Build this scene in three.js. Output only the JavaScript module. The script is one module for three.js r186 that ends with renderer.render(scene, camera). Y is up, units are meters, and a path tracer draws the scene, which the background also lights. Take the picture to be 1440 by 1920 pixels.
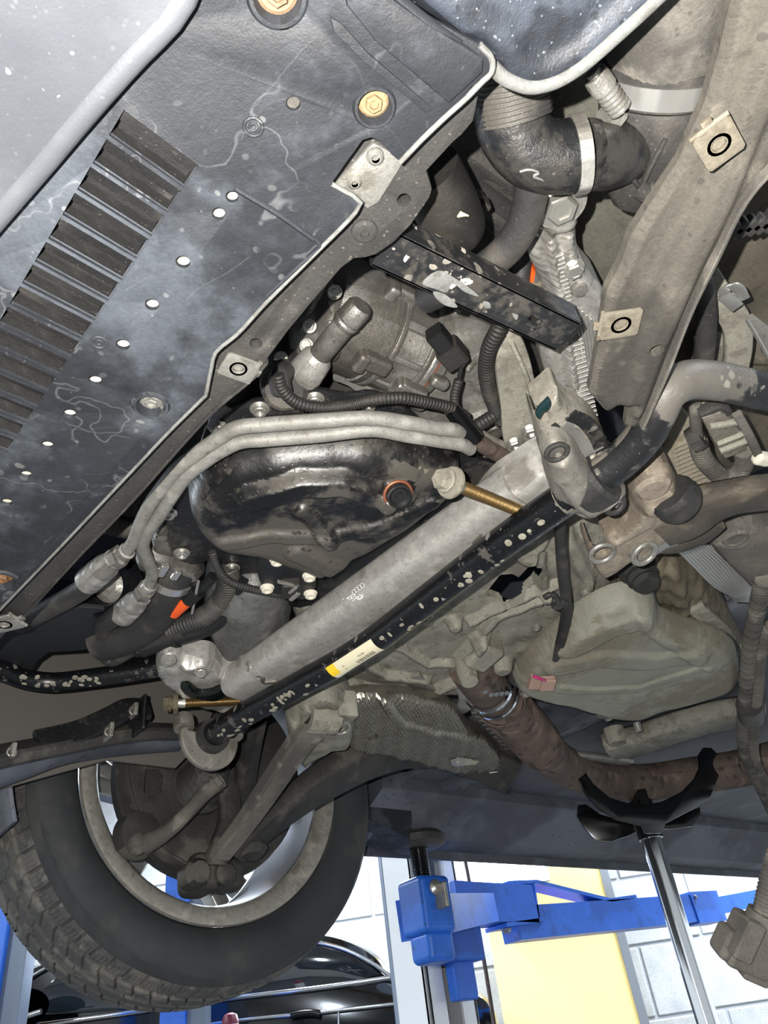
import * as THREE from 'three';
import { mergeGeometries, toCreasedNormals } from 'three/addons/utils/BufferGeometryUtils.js';
import { RoundedBoxGeometry } from 'three/addons/geometries/RoundedBoxGeometry.js';
import { RectAreaLightUniformsLib } from 'three/addons/lights/RectAreaLightUniformsLib.js';

// ---------- camera, light, exposure ----------
const V3 = THREE.Vector3;
const v = (x, y, z) => new V3(x, y, z);
const scene = new THREE.Scene();
scene.background = new THREE.Color(0x0a0b0c);
RectAreaLightUniformsLib.init();
const renderer = new THREE.WebGLRenderer();
renderer.toneMapping = THREE.LinearToneMapping;
renderer.toneMappingExposure = 1.0;
renderer.shadowMap.enabled = true;

const FOCAL = 1441, CAM = v(0, 1.35, 0);                 // focal length for a 1440 x 1920 picture
const AX = v(0.78436, 0.28938, 0.54867), AU = v(-0.12018, -0.79687, 0.59208), AZ = v(0.60855, -0.53034, -0.59026);
const camera = new THREE.PerspectiveCamera(2 * Math.atan(960 / FOCAL) * 180 / Math.PI, 0.75, 0.02, 60);
camera.position.copy(CAM);
camera.quaternion.setFromRotationMatrix(new THREE.Matrix4().makeBasis(
  v(AX.x, AU.x, AZ.x), v(-AX.y, -AU.y, -AZ.y), v(-AX.z, -AU.z, -AZ.z)));
scene.add(camera);
// phone flash beside the lens
const FLASH_AT = v(-0.030, 0.020, 0.004).applyQuaternion(camera.quaternion).add(CAM);
const flash = new THREE.PointLight(new THREE.Color(1.0, 0.965, 0.91), 3.7, 0, 2);
flash.position.copy(FLASH_AT); flash.shadow.radius = 0.15; flash.castShadow = true;
scene.add(flash);
// unseen hall lamps, placed below to light hall and car underside, use this strength
const LAMP_COLOR = new THREE.Color(0.80, 0.90, 1.0), LAMP_POWER = 300;

// ---------- helpers: measuring ----------
function ray(a, b) { const c = v(a - 720, b - 960, FOCAL); return v(AX.dot(c), AU.dot(c), AZ.dot(c)); }
const P = (a, b, h) => { const r = ray(a, b); return r.multiplyScalar(h / r.y).add(CAM); };         // point of the horizontal plane h above the lens
const Pz = (a, b, z) => { const r = ray(a, b); return r.multiplyScalar(z / r.z).add(CAM); };        // point of a vertical plane along the car
const Pd = (a, b, d) => ray(a, b).multiplyScalar(d / FOCAL).add(CAM);                               // point at depth d
const mpp = (a, b, h) => h / ray(a, b).y;
const poly = (arr, h) => arr.map(([a, b]) => { const p = P(a, b, h); return [p.x, p.z]; });
function smooth(arr, n = 6, closed = true) {
  const c = new THREE.CatmullRomCurve3(arr.map(([a, b]) => v(a, b, 0)), closed, 'centripetal');
  const r = c.getPoints(arr.length * n).map(p => [p.x, p.y]); if (closed) r.pop(); return r;
}
const line = (arr) => arr.map(([a, b, h]) => P(a, b, h));

// ---------- helpers: geometry ----------
function rng(s) { return () => { s |= 0; s = s + 0x6D2B79F5 | 0; let t = Math.imul(s ^ s >>> 15, 1 | s); t = t + Math.imul(t ^ t >>> 7, 61 | t) ^ t; return ((t ^ t >>> 14) >>> 0) / 4294967296; }; }
function clean(g) {
  let r = g.index ? g.toNonIndexed() : g.clone();
  if (!r.attributes.normal) r.computeVertexNormals();
  for (const k of Object.keys(r.attributes)) if (!['position', 'normal', 'uv'].includes(k)) r.deleteAttribute(k);
  r.morphAttributes = {};
  return r;
}
function boxUV(g) {                                        // uv in metres from the dominant side
  const p = g.attributes.position, n = p.count, uv = new Float32Array(n * 2);
  const a = v(), b = v(), c = v();
  for (let i = 0; i < n; i += 3) {
    a.fromBufferAttribute(p, i); b.fromBufferAttribute(p, i + 1); c.fromBufferAttribute(p, i + 2);
    const nn = b.clone().sub(a).cross(c.clone().sub(a)); const x = Math.abs(nn.x), y = Math.abs(nn.y), z = Math.abs(nn.z);
    [a, b, c].forEach((q, k) => {
      let s, t; if (y >= x && y >= z) { s = q.x; t = q.z; } else if (x >= z) { s = q.z + .37; t = q.y; } else { s = q.x + .19; t = q.y; }
      uv[(i + k) * 2] = s; uv[(i + k) * 2 + 1] = t;
    });
  }
  g.setAttribute('uv', new THREE.BufferAttribute(uv, 2)); return g;
}
const merge = (...gs) => mergeGeometries(gs.flat().map(g => { const c = clean(g); if (!c.attributes.uv) boxUV(c); return c; }));
function tf(g, m) { return g.applyMatrix4(m); }
function basis(o, x, y, z) { return new THREE.Matrix4().makeBasis(x, y, z).setPosition(o); }
function frame(o, dir, ref = v(0, 0, 1)) {                 // local +Y along dir
  const y = dir.clone().normalize(); let x = ref.clone().sub(y.clone().multiplyScalar(ref.dot(y)));
  if (x.length() < 1e-4) x = v(1, 0, 0).sub(y.clone().multiplyScalar(y.x)); x.normalize();
  const z = x.clone().cross(y); return basis(o, x, y, z);
}
const DOWN = v(0, -1, 0), UP = v(0, 1, 0);
function swapYZ(g, y0) {                                   // shape plane (x, z), extruded upwards from y0
  g = g.index ? g.toNonIndexed() : g; const p = g.attributes.position, q = g.attributes.normal;
  for (let i = 0; i < p.count; i++) { const y = p.getY(i), z = p.getZ(i); p.setXYZ(i, p.getX(i), z + y0, y); const a = q.getY(i), b = q.getZ(i); q.setXYZ(i, q.getX(i), b, a); }
  for (let i = 0; i < p.count; i += 3) for (const at of [p, q]) { const s = at.itemSize, A = at.array; for (let k = 0; k < s; k++) { const t = A[(i + 1) * s + k]; A[(i + 1) * s + k] = A[(i + 2) * s + k]; A[(i + 2) * s + k] = t; } }
  return boxUV(g);
}
function shapeOf(pts, holes = []) {
  const s = new THREE.Shape(pts.map(([a, b]) => new THREE.Vector2(a, b)));
  for (const h of holes) s.holes.push(new THREE.Path(h.map(([a, b]) => new THREE.Vector2(a, b))));
  return s;
}
const circ = (x, z, r, n = 18, sx = 1) => Array.from({ length: n }, (_, i) => [x + r * sx * Math.cos(i / n * 6.28318), z + r * Math.sin(i / n * 6.28318)]);
function plate(pts, h, t, { holes = [], bevel = .0012 } = {}) {     // pts in metres (x, z); underside at h above the lens
  const g = new THREE.ExtrudeGeometry(shapeOf(pts, holes), { depth: Math.max(t - 2 * bevel, 1e-4), bevelEnabled: bevel > 0, bevelThickness: bevel, bevelSize: bevel, bevelOffset: -bevel, bevelSegments: 2, steps: 1 });
  g.translate(0, 0, bevel); return toCreasedNormals(swapYZ(g, CAM.y + h), .7);
}
const plateP = (arr, h, t, o = {}) => plate(poly(o.smooth ? smooth(arr, o.smooth) : arr, h), h, t, o);
function wallPanel(pts, thick, m, holes = [], bevel = .002) {       // pts in a local (x, y) plane, thickness towards local +z, placed by m
  const g = new THREE.ExtrudeGeometry(shapeOf(pts, holes), { depth: Math.max(thick - 2 * bevel, 1e-4), bevelEnabled: bevel > 0, bevelThickness: bevel, bevelSize: bevel, bevelOffset: -bevel, bevelSegments: 2 });
  g.translate(0, 0, bevel); return boxUV(toCreasedNormals(tf(clean(g), m), .7));
}
function sdf(pl, x, z) {
  let best = 1e9, bx = 0, bz = 0, inside = false;
  for (let i = 0, j = pl.length - 1; i < pl.length; j = i++) {
    const [x1, z1] = pl[j], [x2, z2] = pl[i]; const dx = x2 - x1, dz = z2 - z1;
    let t = ((x - x1) * dx + (z - z1) * dz) / (dx * dx + dz * dz + 1e-12); t = Math.max(0, Math.min(1, t));
    const qx = x1 + t * dx, qz = z1 + t * dz, d = (x - qx) ** 2 + (z - qz) ** 2; if (d < best) { best = d; bx = qx; bz = qz; }
    if ((z1 > z) !== (z2 > z) && x < (x2 - x1) * (z - z1) / (z2 - z1) + x1) inside = !inside;
  }
  return [(inside ? 1 : -1) * Math.sqrt(best), bx, bz];
}
function relief(pl, h, prof, cell = .004, wall = .02, holes = []) {             // a pressed or cast shell: prof(d, x, z) = metres it hangs below h
  let x0 = 1e9, x1 = -1e9, z0 = 1e9, z1 = -1e9; for (const [x, z] of pl) { x0 = Math.min(x0, x); x1 = Math.max(x1, x); z0 = Math.min(z0, z); z1 = Math.max(z1, z); }
  const nx = Math.ceil((x1 - x0) / cell) + 2, nz = Math.ceil((z1 - z0) / cell) + 2; const id = new Int32Array((nx + 1) * (nz + 1)).fill(-1); const pos = [];
  for (let j = 0; j <= nz; j++) for (let i = 0; i <= nx; i++) {
    let x = x0 - cell + i * cell, z = z0 - cell + j * cell; let [d, bx, bz] = sdf(pl, x, z), gone = false;
    if (Math.abs(d) < cell * .72) { x = bx; z = bz; d = 0; } if (d < 0) continue;
    for (const hq of holes) { if (hq.length > 3) { const [e, ex, ez] = sdf(hq, x, z); if (Math.abs(e) < cell * .72) { x = ex; z = ez; } else if (e > 0) gone = true; continue; } const [qx, qz, qr] = hq; const e = Math.hypot(x - qx, z - qz); if (Math.abs(e - qr) < cell * .72) { x = qx + (x - qx) * qr / e; z = qz + (z - qz) * qr / e; } else if (e < qr) gone = true; } if (gone) continue;
    id[j * (nx + 1) + i] = pos.length / 3; pos.push(x, CAM.y + h - prof(d, x, z), z);
  }
  const idx = []; const edge = new Map();
  const tri = (a, b, c) => { if (a < 0 || b < 0 || c < 0) return; idx.push(a, b, c); for (const [p, q] of [[a, b], [b, c], [c, a]]) { const k = p < q ? p + '_' + q : q + '_' + p; if (edge.has(k)) edge.set(k, null); else edge.set(k, [p, q]); } };
  for (let j = 0; j < nz; j++) for (let i = 0; i < nx; i++) {
    const a = id[j * (nx + 1) + i], b = id[j * (nx + 1) + i + 1], c = id[(j + 1) * (nx + 1) + i], d = id[(j + 1) * (nx + 1) + i + 1];
    if (a >= 0 && d >= 0) { tri(a, b, d); tri(a, d, c); } else { tri(a, b, c); tri(b, d, c); }
  }
  const g = new THREE.BufferGeometry(); g.setAttribute('position', new THREE.Float32BufferAttribute(pos, 3)); g.setIndex(idx); g.computeVertexNormals();
  const out = [clean(g)];
  if (wall) {
    const wp = []; for (const e of edge.values()) if (e) {
      const [p, q] = e; const A = [pos[p * 3], pos[p * 3 + 1], pos[p * 3 + 2]], B = [pos[q * 3], pos[q * 3 + 1], pos[q * 3 + 2]];
      const rim = !holes.length || Math.abs(sdf(pl, (A[0] + B[0]) / 2, (A[2] + B[2]) / 2)[0]) < cell; const t = rim ? CAM.y + h + wall : Math.max(A[1], B[1]) + .012; wp.push(...A, A[0], t, A[2], ...B, ...B, A[0], t, A[2], B[0], t, B[2]);
    }
    const w = new THREE.BufferGeometry(); w.setAttribute('position', new THREE.Float32BufferAttribute(wp, 3)); w.computeVertexNormals(); out.push(toCreasedNormals(w, 1.0));
  }
  return boxUV(mergeGeometries(out.map(o => { o.deleteAttribute('uv'); return o; })));
}
const bore = (a, b, h, r) => { const q = P(a, b, h); return [q.x, q.z, r]; };
const ss = (a, b, t) => { t = Math.max(0, Math.min(1, (t - a) / (b - a))); return t * t * (3 - 2 * t); };
const dome = (depth, r) => d => { const t = Math.min(1, d / r); return depth * Math.sqrt(Math.max(0, 1 - (1 - t) * (1 - t))); };
function segd(x, z, a, b) { const dx = b[0] - a[0], dz = b[1] - a[1]; let t = ((x - a[0]) * dx + (z - a[1]) * dz) / (dx * dx + dz * dz + 1e-12); t = Math.max(0, Math.min(1, t)); return Math.hypot(x - a[0] - t * dx, z - a[1] - t * dz); }
const rib = (arr, h, w, amp) => { const q = poly(arr, h); return (x, z) => { let d = 1e9; for (let i = 0; i + 1 < q.length; i++) d = Math.min(d, segd(x, z, q[i], q[i + 1])); return amp * (1 - ss(w * .45, w, d)); }; };
const boss = (a, b, h, r, amp) => { const q = P(a, b, h); return (x, z) => amp * (1 - ss(r * .6, r, Math.hypot(x - q.x, z - q.z))); };
const area = (arr, h, soft, amp) => { const q = poly(arr, h); return (x, z) => { const d = sdf(q, x, z)[0]; return amp * ss(-soft, soft, d); }; };
const addf = (...f) => (x, z) => { let s = 0; for (const g of f) s += g(x, z); return s; };
function sweep(pts, sec, o = {}) {                                  // sec: radius or closed section [[a, b]...] (a sideways, b along up)
  const { n = 40, k = 14, scale = null, up = UP, caps = true, straight = false, crease = 0, tension = null } = o;
  const K = typeof sec === 'number' ? k : sec.length; let cur;
  if (straight) { cur = new THREE.CurvePath(); for (let i = 0; i + 1 < pts.length; i++) cur.add(new THREE.LineCurve3(pts[i], pts[i + 1])); }
  else cur = new THREE.CatmullRomCurve3(pts, false, tension === null ? 'centripetal' : 'catmullrom', tension ?? .5);
  cur.arcLengthDivisions = 400; const L = cur.getLength(); const pos = [], uv = [], idx = [];
  let side = null, per = 0; const arc = [0];
  const S = typeof sec === 'number' ? Array.from({ length: K }, (_, i) => [sec * Math.cos(i / K * 6.28318), sec * Math.sin(i / K * 6.28318)]) : sec;
  for (let i = 0; i < K; i++) { const a = S[i], b = S[(i + 1) % K]; per += Math.hypot(a[0] - b[0], a[1] - b[1]); arc.push(per); }
  const ends = [];
  for (let i = 0; i <= n; i++) {
    const t = i / n, p = cur.getPointAt(t), tg = cur.getTangentAt(t);
    if (!side) { side = tg.clone().cross(up); if (side.length() < 1e-3) side = tg.clone().cross(v(1, 0, 0)); side.normalize(); }
    else { side.sub(tg.clone().multiplyScalar(side.dot(tg))).normalize(); }
    const upv = side.clone().cross(tg); const sc = scale ? scale(t, t * L, L) : 1;
    if (i === 0 || i === n) ends.push(p.clone());
    for (let j = 0; j <= K; j++) { const [a, b] = S[j % K]; const q = p.clone().addScaledVector(side, a * sc).addScaledVector(upv, b * sc); pos.push(q.x, q.y, q.z); uv.push(t * L, arc[j]); }
  }
  for (let i = 0; i < n; i++) for (let j = 0; j < K; j++) { const a = i * (K + 1) + j, b = a + 1, c = a + K + 1, d = c + 1; idx.push(a, b, c, b, d, c); }
  let g = new THREE.BufferGeometry(); g.setAttribute('position', new THREE.Float32BufferAttribute(pos, 3)); g.setAttribute('uv', new THREE.Float32BufferAttribute(uv, 2)); g.setIndex(idx); g.computeVertexNormals();
  const nn = g.attributes.normal; for (let i = 0; i <= n; i++) { const a = i * (K + 1), b = a + K; const q = v(nn.getX(a) + nn.getX(b), nn.getY(a) + nn.getY(b), nn.getZ(a) + nn.getZ(b)).normalize(); nn.setXYZ(a, q.x, q.y, q.z); nn.setXYZ(b, q.x, q.y, q.z); }
  g = clean(g); if (crease) g = toCreasedNormals(g, crease);
  if (!caps) return g;
  const cp = []; for (const e of [0, n]) { const c = ends[e ? 1 : 0]; for (let j = 0; j < K; j++) { const a = (e * (K + 1) + j) * 3, b = a + 3; const A = pos.slice(a, a + 3), B = pos.slice(b, b + 3); if (e) cp.push(c.x, c.y, c.z, ...A, ...B); else cp.push(c.x, c.y, c.z, ...B, ...A); } }
  const cg = new THREE.BufferGeometry(); cg.setAttribute('position', new THREE.Float32BufferAttribute(cp, 3)); cg.computeVertexNormals(); boxUV(cg);
  return mergeGeometries([g, cg]);
}
const ringy = (pitch, amp) => (t, s) => 1 + amp * (Math.abs(((s / pitch) % 1) - .5) < .28 ? 1 : -1);   // corrugated conduit
function corr(pts, r, pitch = .0032, amp = .11) { const L = new THREE.CatmullRomCurve3(pts, false, 'centripetal').getLength(); return sweep(pts, r, { n: Math.min(900, Math.round(L / pitch * 4)), k: 10, scale: ringy(pitch, amp) }); }
function lathe(prof, o, dir, n = 32, ref) { const g = new THREE.LatheGeometry(prof.map(([r, y]) => new THREE.Vector2(Math.max(r, 1e-5), y)), n); const c = toCreasedNormals(clean(g), .6); return boxUV(tf(c, frame(o, dir, ref))); }
function box(w, h, d, r, o = v(0, 0, 0), dir = UP, ref = v(0, 0, 1), seg = 2) { const g = clean(new RoundedBoxGeometry(w, h, d, seg, Math.min(r, w / 2.1, h / 2.1, d / 2.1))); return boxUV(tf(g, frame(o, dir, ref))); }
function hexHead(o, dir, s, { hgt = .7, flange = 1.35, dish = 0, ref, round = false } = {}) {
  // s: half width of the head in metres; o: seat of the head
  const H = s * hgt * 1.4, n = round ? 22 : 6; const gs = [];
  if (flange) gs.push(lathe([[0, 0], [s * flange, 0], [s * flange, H * .16], [s * flange * .93, H * .26], [s * .8, H * .3]], o, dir, 26, ref));
  gs.push(lathe([[s * 1.08, H * .2], [s * 1.08, H * .86], [s * .93, H], [s * .62, H], [s * .58, dish ? H * (1 - dish) : H * .97], [0, dish ? H * (1 - dish) : H * .97]], o, dir, n, ref));
  return merge(gs);
}
function ring(o, dir, R, r, n = 28, ref) { const g = clean(new THREE.TorusGeometry(R, r, 8, n)); g.rotateX(Math.PI / 2); return boxUV(tf(g, frame(o, dir, ref))); }
function band(o, dir, R, w, t = .0012, n = 36) { return lathe([[R, -w / 2], [R + t, -w / 2], [R + t, w / 2], [R, w / 2]], o, dir, n); }

// ---------- helpers: the scene's objects ----------
const used = new Set();
function numbered(n) { let k = n, i = 0; while (used.has(k)) k = n + '_' + String(++i).padStart(3, '0'); used.add(k); return k; }
function thing(name, label, category, group) { const o = new THREE.Group(); o.name = numbered(name); o.userData = { label, category }; if (group) o.userData.group = group; scene.add(o); return o; }
function part(t, name, g, m, label) { const o = new THREE.Mesh(g, m); o.name = name; o.castShadow = o.receiveShadow = true; if (label) o.userData.label = label; t.add(o); return o; }
function struct(name, label, category) { const o = thing(name, label, category); o.userData.kind = 'structure'; return o; }
// ---------- textures ----------
const N = 1024;
function field(seed, cells, oct = 4, gain = .55) {
  const out = new Float32Array(N * N); let amp = 1, tot = 0;
  for (let o = 0; o < oct; o++) {
    const c = Math.min(cells << o, N), R = rng(seed * 97 + o * 13 + 5), lat = new Float32Array(c * c); for (let i = 0; i < c * c; i++) lat[i] = R();
    const xi = new Int32Array(N), xj = new Int32Array(N), xf = new Float32Array(N);
    for (let x = 0; x < N; x++) { const s = x * c / N, i = Math.floor(s), f = s - i; xi[x] = i % c; xj[x] = (i + 1) % c; xf[x] = f * f * (3 - 2 * f); }
    for (let y = 0; y < N; y++) { const a = xi[y] * c, b = xj[y] * c, fy = xf[y]; for (let x = 0; x < N; x++) { const i = xi[x], j = xj[x], f = xf[x]; const p = lat[a + i] + (lat[a + j] - lat[a + i]) * f, q = lat[b + i] + (lat[b + j] - lat[b + i]) * f; out[y * N + x] += amp * (p + (q - p) * fy); } }
    tot += amp; amp *= gain;
  }
  let lo = 1e9, hi = -1e9; for (let i = 0; i < N * N; i++) { lo = Math.min(lo, out[i]); hi = Math.max(hi, out[i]); }
  for (let i = 0; i < N * N; i++) out[i] = (out[i] - lo) / (hi - lo);
  return out;
}
const F = { big: field(1, 3, 5, .5), mid: field(2, 8, 5, .55), fine: field(3, 40, 4, .6), grain: field(4, 200, 3, .7), big2: field(5, 4, 5, .5), mid2: field(6, 11, 4, .55) };
function splat(seed, count, r0, r1, ell = .5) {
  const out = new Float32Array(N * N), R = rng(seed);
  for (let k = 0; k < count; k++) {
    const x = R() * N, y = R() * N, r = r0 + (r1 - r0) * R() ** 3, a = R() * 3.14, e = 1 - ell * R(), c = Math.cos(a), s = Math.sin(a), w = .5 + .5 * R(); const q = Math.ceil(r * 1.4) + 1;
    for (let j = -q; j <= q; j++) for (let i = -q; i <= q; i++) {
      const p = (c * i + s * j) / r, t = (-s * i + c * j) / (r * e); const X = (Math.floor(x) + i + N) % N, Y = (Math.floor(y) + j + N) % N;
      const d = Math.sqrt(p * p + t * t) + (F.fine[Y * N + X] - .5) * .9; if (d < 1) { const o = Y * N + X; out[o] = Math.max(out[o], w * ss(1, .75, d)); }
    }
  }
  return out;
}
function scratch(seed, count, len, wid) {
  const out = new Float32Array(N * N), R = rng(seed);
  for (let k = 0; k < count; k++) { let x = R() * N, y = R() * N, a = R() * 6.28; const l = len * (.3 + R()); const w = .3 + .7 * R(); for (let s = 0; s < l; s++) { a += (R() - .5) * .12; x += Math.cos(a); y += Math.sin(a); for (let i = 0; i < wid; i++) { const o = ((Math.floor(y) + i + N * 4) % N) * N + ((Math.floor(x) + N * 4) % N); out[o] = Math.max(out[o], w); } } }
  return out;
}
const SPECK = splat(11, 900, 1, 9), CHIP = splat(12, 260, 3, 26), DOTS = splat(13, 2600, .8, 4), SCR = scratch(14, 60, 120, 1), BLOB = splat(15, 60, 8, 60);
const lerp = (a, b, t) => a + (b - a) * t; const mix = (a, b, t) => [lerp(a[0], b[0], t), lerp(a[1], b[1], t), lerp(a[2], b[2], t)];
const hex = n => [(n >> 16) & 255, (n >> 8) & 255, n & 255];
const iso = (f, c, w) => Math.exp(-(((f - c) / w) ** 2));
function tex(fn, metres, color = true) {
  const d = new Uint8Array(N * N * 4);
  for (let i = 0; i < N * N; i++) { const c = fn(i, i % N, (i / N) | 0); d[i * 4] = Math.max(0, Math.min(255, c[0])); d[i * 4 + 1] = Math.max(0, Math.min(255, c[1])); d[i * 4 + 2] = Math.max(0, Math.min(255, c[2])); d[i * 4 + 3] = 255; }
  const t = new THREE.DataTexture(d, N, N, THREE.RGBAFormat); t.wrapS = t.wrapT = THREE.RepeatWrapping; t.magFilter = THREE.LinearFilter; t.minFilter = THREE.LinearMipmapLinearFilter; t.generateMipmaps = true; if (color) t.colorSpace = THREE.SRGBColorSpace; t.repeat.set(1 / metres, 1 / metres); t.needsUpdate = true; return t;
}
const B = {                                                // relief
  fine: tex(i => { const g = 255 * (.5 * F.fine[i] + .3 * F.grain[i] + .2 * F.mid[i]); return [g, g, g]; }, .16, false),
  cast: tex(i => { const g = 255 * (.55 * F.grain[i] + .35 * F.fine[i] + .1 * SPECK[i]); return [g, g, g]; }, .12, false),
  lump: tex(i => { const g = 255 * (.6 * F.mid[i] + .3 * F.fine[i] + .3 * CHIP[i]); return [g, g, g]; }, .2, false),
};
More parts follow.
